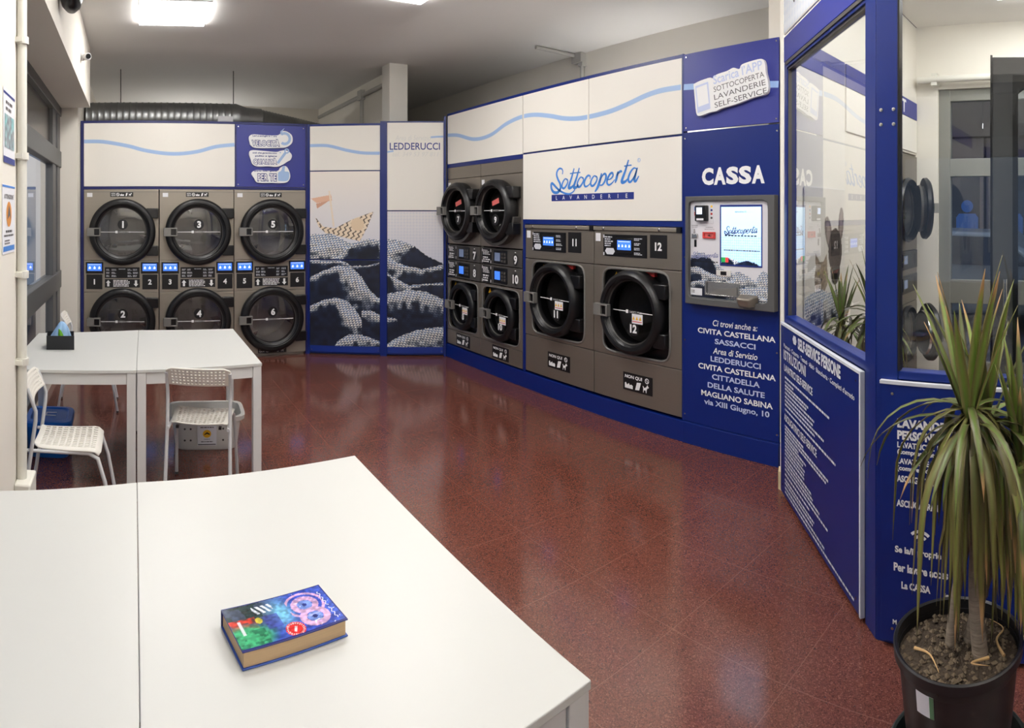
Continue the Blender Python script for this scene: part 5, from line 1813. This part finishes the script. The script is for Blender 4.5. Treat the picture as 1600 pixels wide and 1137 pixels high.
# ------------------------------------------------------------------ dracaenas
def foliage(center, up, mid, droop, L, seed, parent, wd=.025):
    rr = random.Random(seed)
    V, Fc, Col = [], [], []
    groups = [(up, 66, 88, .92, .25), (mid, 5, 55, .85, 2.1), (droop, -45, 15, 1.15, 2.8)]
    for num, e0, e1, lf, bend in groups:
        for _ in range(num):
            az = rr.uniform(0, 2 * PI)
            el = math.radians(rr.uniform(e0, e1))
            Lf = L * lf * rr.uniform(.75, 1.15)
            b = bend * rr.uniform(.7, 1.25)
            p_ = Vector(center) + Vector((math.cos(az), math.sin(az), 0)) * .012 + Vector((0, 0, rr.uniform(-.05, .03)))
            N_ = 9
            side = Vector((-math.sin(az), math.cos(az), 0))
            wmax = wd * rr.uniform(.8, 1.25)
            hue = rr.random()
            tip = rr.random() < .35
            s0 = len(V)
            yaw_ = rr.uniform(-.35, .35)
            for i in range(N_ + 1):
                t_ = i / N_
                e = max(el - b * t_ ** .9, -1.5)
                d_ = Vector((math.cos(az + yaw_ * t_) * math.cos(e), math.sin(az + yaw_ * t_) * math.cos(e), math.sin(e)))
                if i:
                    p_ = p_ + d_ * (Lf / N_)
                nrm = side.cross(d_).normalized()
                ww = wmax * (min(1, .45 + t_ * 2.2) if t_ < .3 else 1 - ((t_ - .3) / .7) ** 1.8 * .96)
                V.append(p_ - side * ww / 2 - nrm * ww * .12)
                V.append(p_ + nrm * 0)
                V.append(p_ + side * ww / 2 - nrm * ww * .12)
                g = np.array([88, 118, 48]) * (.66 + .55 * hue) + np.array([30, 26, 8]) * t_
                ed = np.array([104, 92, 56]) * (.7 + .5 * hue)
                if num == droop:
                    g = g * .82 + np.array([24, 8, 10])
                if tip and t_ > .82:
                    g = ed = np.array([176, 138, 92])
                Col += [ed, g, ed]
            for i in range(N_):
                a_ = s0 + i * 3
                Fc.append((a_, a_ + 1, a_ + 4, a_ + 3))
                Fc.append((a_ + 1, a_ + 2, a_ + 5, a_ + 4))
    me = bpy.data.meshes.new('foliage')
    me.from_pydata([tuple(q) for q in V], [], Fc)
    at = me.attributes.new('ink', 'FLOAT_COLOR', 'POINT')
    c_ = np.ones((len(V), 4))
    c_[:, :3] = lin(np.clip(np.array(Col), 0, 255))
    at.data.foreach_set('color', c_.ravel().astype(np.float32))
    me.materials.append(M['leaf'])
    me.shade_smooth()
    o_ = bpy.data.objects.new('foliage', me)
    C.objects.link(o_)
    o_.parent = parent
    md = o_.modifiers.new('thickness', 'SOLIDIFY')
    md.thickness = .0012
    return o_


def plant(label, loc, R, h, canes, seed, sticker=False, soil_z=None):
    t = thing('potted_dracaena', label, 'plant', loc, 0)
    pot = MB().lathe([(0, .006), (R * .70, .0), (R * .74, .01), (R * .93, h - .03), (R, h - .03), (R * 1.01, h - .004), (R * .99, h), (R * .95, h - .004), (R * .93, h - .05), (R * .88, h - .08)], 0, 0, 64, 'z').build('pot', M['pot'], t)
    rr = random.Random(seed)
    sz = h - .045
    sv = MB()
    nr, na = 14, 56
    for i in range(nr + 1):
        for k in range(na):
            a = 2 * PI * k / na
            q = R * .93 * i / nr
            sv.v.append((q * math.cos(a), q * math.sin(a), sz + (rr.uniform(-.006, .006) if 0 < i < nr else 0)))
    for i in range(nr):
        for k in range(na):
            sv.f.append((i * na + k, i * na + (k + 1) % na, (i + 1) * na + (k + 1) % na, (i + 1) * na + k))
    sv.build('soil', M['soil'], t)
    pb = MB()
    for _ in range(420):
        a, q = rr.uniform(0, 2 * PI), R * .9 * math.sqrt(rr.random())
        s_ = rr.uniform(.003, .011)
        c_ = Vector((q * math.cos(a), q * math.sin(a), sz + .003))
        vs = [c_ + Vector((x_ * s_ * rr.uniform(.6, 1.2), y_ * s_ * rr.uniform(.6, 1.2), z_ * s_ * rr.uniform(.5, 1))) for x_, y_, z_ in ((1, 0, 0), (0, 1, 0), (-1, 0, 0), (0, -1, 0), (0, 0, 1), (0, 0, -1))]
        pb.add(vs, [(0, 1, 4), (1, 2, 4), (2, 3, 4), (3, 0, 4), (1, 0, 5), (2, 1, 5), (3, 2, 5), (0, 3, 5)])
    ob = pb.build('soil_crumbs', M['pebble'], t, smooth=False)
    ob['kind'] = 'stuff'
    for (bx, by), (tx, ty, tz), (u_, m_, d_), L_, rad in canes:
        pts = [Vector((bx, by, sz - .02)).lerp(Vector((tx, ty, tz)), q) + Vector((.02 * math.sin(q * PI), .01 * math.sin(q * 2 * PI), 0)) for q in [i / 24 for i in range(25)]]
        MB().tube(pts, lambda q: rad * (1.12 - .4 * q) * (1 + .05 * math.sin(q * 150)), 14).build('cane', M['bark'], t)
        foliage((tx, ty, tz), u_, m_, d_, L_, seed + int(abs(bx) * 1000) + u_, t)
    return t, pot, sz


t, pot, sz = plant('tall spiky potted dracaena in a black pot in front of the blue price panel', (1.685, .395, .012), .182, .40,
                   [((-.0, -.065), (-.015, -.035, 1.03), (12, 20, 60), .44, .021),
                    ((.05, -.02), (.06, -.17, .88), (12, 14, 54), .40, .018),
                    ((.02, .03), (.11, -.06, .99), (9, 10, 34), .40, .015)], 21)
a0 = math.radians(161)
lb = MB()
for z in (.285, .345):
    for i in range(9):
        a = a0 + (i - 4) * .042
        r_ = .182 * (.74 + .19 * (z - .01) / .36) + .0012
        lb.v.append((r_ * math.cos(a), r_ * math.sin(a), z - .07 * (1 if False else 0) + .0 * i))
for i in range(8):
    lb.f.append((i, i + 1, 10 + i, 9 + i))
q = lb.build('care_label', M['paper'], pot)
lb2 = MB()
for z in (.285, .345):
    for i in range(5):
        a = a0 + (4 - i * .45) * .042
        r_ = .182 * (.74 + .19 * (z - .01) / .36) + .0018
        lb2.v.append((r_ * math.cos(a), r_ * math.sin(a), z))
for i in range(4):
    lb2.f.append((i, i + 1, 6 + i, 5 + i))
lb2.build('green_corner', mat('muted_green_print', (92, 132, 96), .5), q)
for P_ in ([(.0, -.13, sz + .008), (.05, -.10, sz + .014), (.11, -.11, sz + .010), (.15, -.06, sz + .006)], [(-.03, .12, sz + .010), (-.05, .07, sz + .016), (-.10, .03, sz + .009)], [(-.02, -.09, sz + .012), (-.06, -.05, sz + .02), (-.05, -.10, sz + .012)]):
    MB().tube(smooth_path(P_, 5), lambda t_: .0045 * (1.1 - t_), 6).build('dry_leaf', M['dead'], t)
sa = MB().lathe([(0, 0), (.165, 0), (.197, .100), (.202, .102), (.196, .106), (.190, .102), (.160, .010), (0, .010)], 0, 0, 56, 'z').build('plant_saucer', M['saucer'])
tag(sa, 'dark round saucer under the black plant pot', 'saucer', None, (1.685, .395, .001))

plant('second dracaena behind the diagonal glass of the partition', (2.98, 1.12, 0), .17, .55,
      [((0, 0), (-.02, .02, 1.06), (18, 22, 30), .36, .018), ((-.05, .05), (.10, .26, 1.0), (10, 10, 14), .34, .014)], 33)
